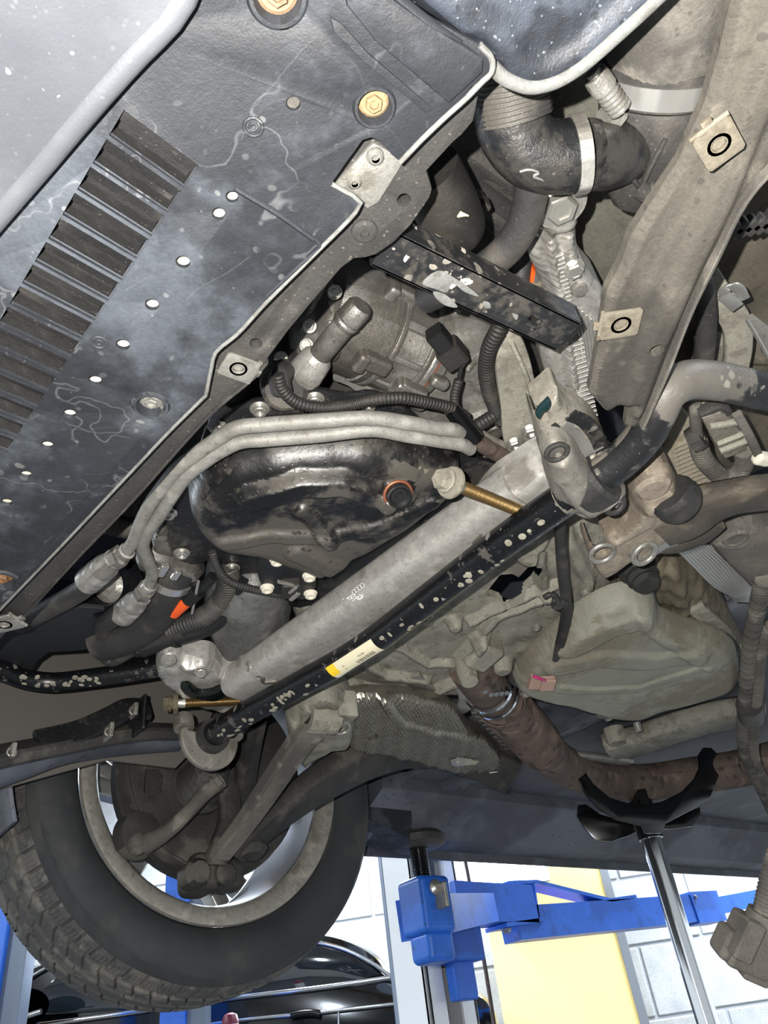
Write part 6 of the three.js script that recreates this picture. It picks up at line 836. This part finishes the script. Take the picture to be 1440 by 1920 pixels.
{ const t = thing('rear_arm_pod', 'smooth grey brown cast arm with a round cap at the car side', 'casting'); const h = .45; const fb = boss(1378, 1008, h - .02, .018, .004); part(t, 'casting', relief(poly(smooth([[1318, 998], [1350, 980], [1400, 962], [1440, 960], [1520, 1000], [1520, 1150], [1450, 1125], [1410, 1100], [1372, 1062], [1340, 1030]], 4), h), h, (d, x, z) => dome(.026, .03)(d) + fb(x, z) + .001 * noise2(x, z), .004, .03), m.dust); part(t, 'cap', lathe([[0, .003], [.009, .003], [.0095, .004], [.013, .004], [.014, 0]], P(1378, 1008, h - .026), DOWN, 26), m.dust); }
{ // ribbed silver shield
  const t = thing('ribbed_heat_shield', 'shiny fluted metal heat shield beside the gearbox pan', 'heat shield'); for (let i = 0; i < 12; i++) { const o = i * 6.4; part(t, 'flute', sweep(L([[1268 + o * .95, 1025 - o * .12, .47], [1300 + o, 1058 - o * .2, .468], [1342 + o * .95, 1098 - o * .12, .466], [1378 + o * .7, 1118 - o * .2, .465]]), .0034, { n: 20, k: 8 }), m.silver); }
  part(t, 'backing', plateP([[1262, 1030], [1330, 1010], [1450, 1090], [1440, 1130], [1380, 1130]], .472, .003), m.galv);
}
{ const t = thing('gearbox_side_case', 'dark brown gearbox side casing with toothed edge above the pan', 'gearbox'); const h = .50; const fr = rib([[1260, 1060], [1275, 1130], [1250, 1160]], h - .02, .012, .012); part(t, 'casting', relief(poly(smooth([[1150, 1090], [1180, 1040], [1240, 1020], [1310, 1060], [1350, 1120], [1385, 1180], [1410, 1260], [1330, 1250], [1240, 1180], [1180, 1130]], 4), h), h, (d, x, z) => dome(.03, .03)(d) + fr(x, z) + .003 * noise2(x, z, 2), .004, .04), M(T.gearbox, { color: 0xc6bcae, roughness: .85 })); for (let i = 0; i < 6; i++) part(t, 'tooth', box(.014, .014, .012, .003, P(1318 + i * 13, 1142 + i * 15, .468), UP, v(1, 0, .6)), m.gear); part(t, 'side_plate', plateP([[1290, 1150], [1320, 1136], [1370, 1180], [1382, 1208], [1340, 1190]], .462, .01, { bevel: .002 }), m.gear); }
{ const t = thing('side_harness', 'pair of dusty ribbed conduits taped together down the car side', 'wiring harness'); part(t, 'conduit', corr(L([[1432, 1085, .42], [1420, 1140, .42], [1408, 1200, .418], [1400, 1280, .416], [1394, 1350, .414], [1396, 1410, .412], [1420, 1465, .40], [1450, 1530, .39], [1480, 1600, .37]]), .0098, .005, .1), m.dust); part(t, 'conduit', corr(L([[1470, 1165, .42], [1440, 1180, .42], [1424, 1220, .418], [1418, 1290, .416], [1412, 1360, .412], [1414, 1420, .41], [1440, 1480, .395], [1480, 1560, .38]]), .0098, .005, .1), m.dust); part(t, 'tape', merge(sweep(L([[1404, 1322, .413], [1408, 1345, .412]]), .02, { n: 3, k: 18 })), m.plasticDusty); part(t, 'tie', band(P(1406, 1432, .405), P(1412, 1460, .4).sub(P(1402, 1400, .41)), .02, .006), m.plasticDusty); }
{ const t = thing('hanging_connector', 'large dusty black multi plug hanging from its conduit beside the chrome pole', 'connector'); const k = -.62; const a = Pd(1448, 1640, .78), b = Pd(1432, 1712, .78), c = Pd(1418, 1745, .78), e = Pd(1392, 1800, .78); const d = e.clone().sub(b).normalize();
  part(t, 'conduit', corr([Pd(1470, 1560, .79), a, b], .0105, .0042, .06), m.dust); part(t, 'neck', sweep([b, c], .0155, { n: 4, k: 18 }), m.dust); const ref = v(.7, 0, .6); part(t, 'shell', merge(box(.046, .05, .034, .005, c.clone().lerp(e, .45), d, ref), box(.03, .03, .03, .006, Pd(1372, 1770, .78), d, ref), box(.03, .04, .03, .005, Pd(1428, 1790, .78), d, ref)), m.dust); part(t, 'latch', box(.02, .04, .016, .003, Pd(1400, 1762, .757), d, ref), m.dust); part(t, 'mouth', box(.028, .012, .03, .003, Pd(1408, 1820, .78), d, ref), m.dust); }
// ---------- heat shields, exhaust, support stand ----------
{
  const t = thing('dimpled_heat_shield', 'crumpled dimpled aluminium heat shield above the trailing arm', 'heat shield'); const h = .45; const k = 6.283 / .009; const fh = rib([[715, 1308], [752, 1352], [800, 1366], [900, 1385]], .437, .009, .008);
  part(t, 'sheet', relief(poly(smooth([[628, 1318], [660, 1300], [720, 1298], [800, 1308], [852, 1326], [878, 1360], [915, 1385], [940, 1418], [948, 1445], [935, 1458], [900, 1448], [850, 1440], [790, 1422], [730, 1408], [690, 1400], [655, 1394], [642, 1360]], 4), h), h, (d, x, z) => dome(.014, .02)(d) + fh(x, z) + .0034 * Math.max(0, Math.sin((x + .5 * z) * k) * Math.sin(z * k * .87)) + .002 * noise2(x, z, 1.5), .0014, .012, [bore(699, 1386, h - .0175, .0092)]), M(T.galv, { color: 0xe6e2da, roughness: .34, metalness: .8, bumpScale: .0002 }));
  part(t, 'strap', merge(plateP([[845, 1428], [862, 1422], [900, 1428], [892, 1434], [855, 1438], [846, 1434]], h - .02, .003), ring(P(858, 1430, h - .0205), DOWN, .005, .0015), plateP([[918, 1450], [940, 1446], [944, 1454], [925, 1460]], h - .02, .003), ring(P(932, 1453, h - .0205), DOWN, .005, .0015)), m.alu);
}
{
  const t = thing('subframe_mount', 'dusty cast subframe mount with a dark bolt pocket beside the dimpled shield', 'subframe mount'); const h = .44; const fq = addf(boss(544, 1356, h - .02, .014, .006), rib([[575, 1330], [560, 1400]], h - .02, .008, .004), boss(614, 1344, h - .02, .012, -.016));
  part(t, 'casting', relief(poly(smooth([[535, 1330], [560, 1305], [600, 1285], [640, 1295], [662, 1325], [662, 1360], [655, 1382], [625, 1388], [600, 1400], [570, 1420], [545, 1395], [538, 1360]], 4), h), h, (d, x, z) => dome(.024, .016)(d) + fq(x, z) + .0012 * noise2(x, z, 2), .002, .03, [bore(614, 1343, h - .02, .0105), bore(642, 1366, h - .022, .0085)]), m.gear);
  part(t, 'pocket_bolt', hexHead(P(612, 1338, h + .01), v(-.1, -1, .3), .007, { flange: 1.2 }), m.rust); part(t, 'threaded_boss', merge(ring(P(642, 1366, h - .026), v(0, -1, .4), .0105, .003)), m.galv); part(t, 'upper_lug', box(.03, .04, .02, .004, P(648, 1322, h - .012), UP, v(1, 0, .2)), m.gear);
}
{ const t = thing('exhaust_bracket', 'dimpled metal exhaust bracket between gearbox and flexible pipe', 'bracket'); part(t, 'strip', sweep(L([[770, 1268, .47], [800, 1295, .468], [835, 1322, .465], [862, 1330, .463], [876, 1310, .465], [866, 1275, .47], [860, 1245, .475]]), rect(.014, .003, .001), { n: 50 }), m.galv); part(t, 'grille', plateP([[880, 1322], [900, 1330], [960, 1400], [980, 1430], [950, 1420], [890, 1370]], .47, .004), M(T.galv, { metalness: .4, color: 0x9a9aa0 })); for (let i = 0; i < 12; i++) part(t, 'grille_bar', sweep([P(884 + i * 7, 1336 + i * 7.5, .468), P(896 + i * 7, 1336 + i * 7.8, .468)], .0014, { n: 1, k: 6 }), m.silver); }
{
  const t = thing('exhaust_pipe', 'rusty brown exhaust pipe with a braided flexible section resting on the stand', 'exhaust'); const pts = L([[880, 1245, .475], [905, 1280, .47], [940, 1318, .466], [985, 1368, .462], [1032, 1418, .458], [1085, 1448, .457], [1150, 1464, .457], [1220, 1466, .457], [1300, 1454, .456], [1400, 1438, .453], [1500, 1410, .455]]);
  const c = new THREE.CatmullRomCurve3(pts, false, 'centripetal'); const sub = (a, b, n = 12) => Array.from({ length: n + 1 }, (_, i) => c.getPointAt(a + (b - a) * i / n));
  part(t, 'front_neck', sweep(sub(0, .12), .034, { n: 14, k: 30 }), m.rust); part(t, 'flex_braid', sweep(sub(.13, .36), .0425, { n: 220, k: 30, scale: (q, s) => (1 - .14 * (Math.abs(q - .5) * 2) ** 6) * (1 + .02 * Math.sin(s * 1100)) }), m.rust); part(t, 'pipe', sweep(sub(.34, 1, 30), .0385, { n: 80, k: 34 }), m.rust);
  for (const s of [.135, .345]) part(t, 'flex_collar', band(c.getPointAt(s), c.getTangentAt(s), .0395, .014, .002), m.rust);
  part(t, 'v_clamp', merge(band(c.getPointAt(.075), c.getTangentAt(.075), .0365, .008, .004), band(c.getPointAt(.1), c.getTangentAt(.1), .037, .006, .003)), m.chrome); part(t, 'clamp_studs', merge([0, 1, 2, 3, 4, 5].map(i => lathe([[0, .014], [.004, .014], [.0045, 0]], c.getPointAt(.05).add(v(-.03 + i * .012, -.022 + .003 * Math.abs(i - 2), .016)), v(-.2, -.8, .4), 12))), m.chrome);
}
{ const t = thing('gearbox_crossbrace', 'broad dusty grey brace arm below the gearbox pan', 'brace'); part(t, 'arm', sweep(L([[1140, 1400, .48], [1200, 1385, .478], [1270, 1362, .476], [1330, 1345, .475], [1420, 1330, .475]]), rect(.042, .02, .01), { n: 30 }), m.gear); part(t, 'foil', sweep(L([[1070, 1415, .47], [1120, 1420, .47], [1180, 1428, .47]]), rect(.012, .006, .003), { n: 10 }), m.galv); part(t, 'joint', lathe([[0, .01], [.016, .01], [.02, 0], [.02, -.02]], P(1155, 1385, .47), DOWN, 22), m.gear); }
{
  const t = thing('support_stand', 'chrome telescopic pole stand with a black double fork cradling the exhaust', 'stand'); const fE = P(1205, 1476, .452).dot(FWD); const zoomPx = ([a, b]) => [900 + a / 2.667, 1380 + b / 2.667];
  const front = [[475, 190], [495, 172], [515, 180], [560, 245], [640, 312], [740, 342], [840, 345], [905, 330], [1000, 282], [1062, 220], [1092, 160], [1086, 100], [1110, 62], [1150, 64], [1184, 100], [1187, 200], [1142, 310], [1050, 374], [920, 442], [900, 490], [820, 490], [805, 452], [680, 422], [590, 372], [520, 292]].map(zoomPx);
  const back = [[490, 345], [530, 340], [600, 390], [700, 420], [840, 430], [960, 420], [1060, 370], [1100, 355], [1105, 400], [1060, 450], [960, 462], [800, 470], [740, 500], [660, 526], [580, 520], [520, 460], [485, 400]].map(zoomPx);
  const fp = (arr, f) => wallPanel(arr.map(([a, b]) => rf(a, b, f)), .006, basis(FWD.clone().multiplyScalar(f), RGT, UP, FWD), [], .001);
  const pa = P(1085, 1448, .457), pb = P(1300, 1454, .456); const dp = pb.clone().sub(pa).setY(0).normalize(), pn = dp.clone().cross(UP).normalize(); if (pn.dot(CAM.clone().sub(pa)) < 0) pn.negate(); const p0 = pa.clone().addScaledVector(pn, .047);
  const onPlate = ([a, b]) => { const q = ray(a, b); const s = p0.clone().sub(CAM).dot(pn) / q.dot(pn); const w = q.multiplyScalar(s).add(CAM); return [w.clone().sub(p0).dot(dp), w.y - p0.y]; };
  part(t, 'fork_plate', wallPanel(front.map(onPlate), .006, basis(p0, dp, UP, dp.clone().cross(UP)), [], .001), m.gloss); part(t, 'fork_plate', fp(back, fE + .03), m.gloss);
  const top = Pf(1212, 1545, fE - .05); const tp = top.clone(); const at2 = dy => v(tp.x, tp.y + dy, tp.z);
  part(t, 'collar', merge(lathe([[.019, -.03], [.025, -.03], [.026, .045], [.019, .045]], at2(0), UP, 30), box(.02, .05, .09, .004, at2(.035), UP, RGT)), m.gloss);
  part(t, 'pole', lathe([[0, 0], [.0205, 0], [.0205, -.62], [0, -.62]], at2(-.02), UP, 36), m.chrome); part(t, 'outer_tube', lathe([[.021, -.45], [.027, -.45], [.027, -tp.y + .03], [0, -tp.y + .03]], at2(0), UP, 30), m.gloss); for (let i = 0; i < 3; i++) { const a = i * 2.094 + .4; part(t, 'foot', sweep([v(tp.x, .14, tp.z), v(tp.x + .3 * Math.cos(a), .015, tp.z + .3 * Math.sin(a))], .014, { n: 3 }), m.gloss); }
}
// ---------- put every thing's origin at its base ----------
scene.updateMatrixWorld(true);
for (const o of scene.children.slice()) if (o.isGroup) {
  const b = new THREE.Box3().setFromObject(o); const c = v((b.min.x + b.max.x) / 2, b.min.y, (b.min.z + b.max.z) / 2);
  o.position.copy(c); for (const k of o.children) k.position.sub(c);
}
renderer.render(scene, camera);
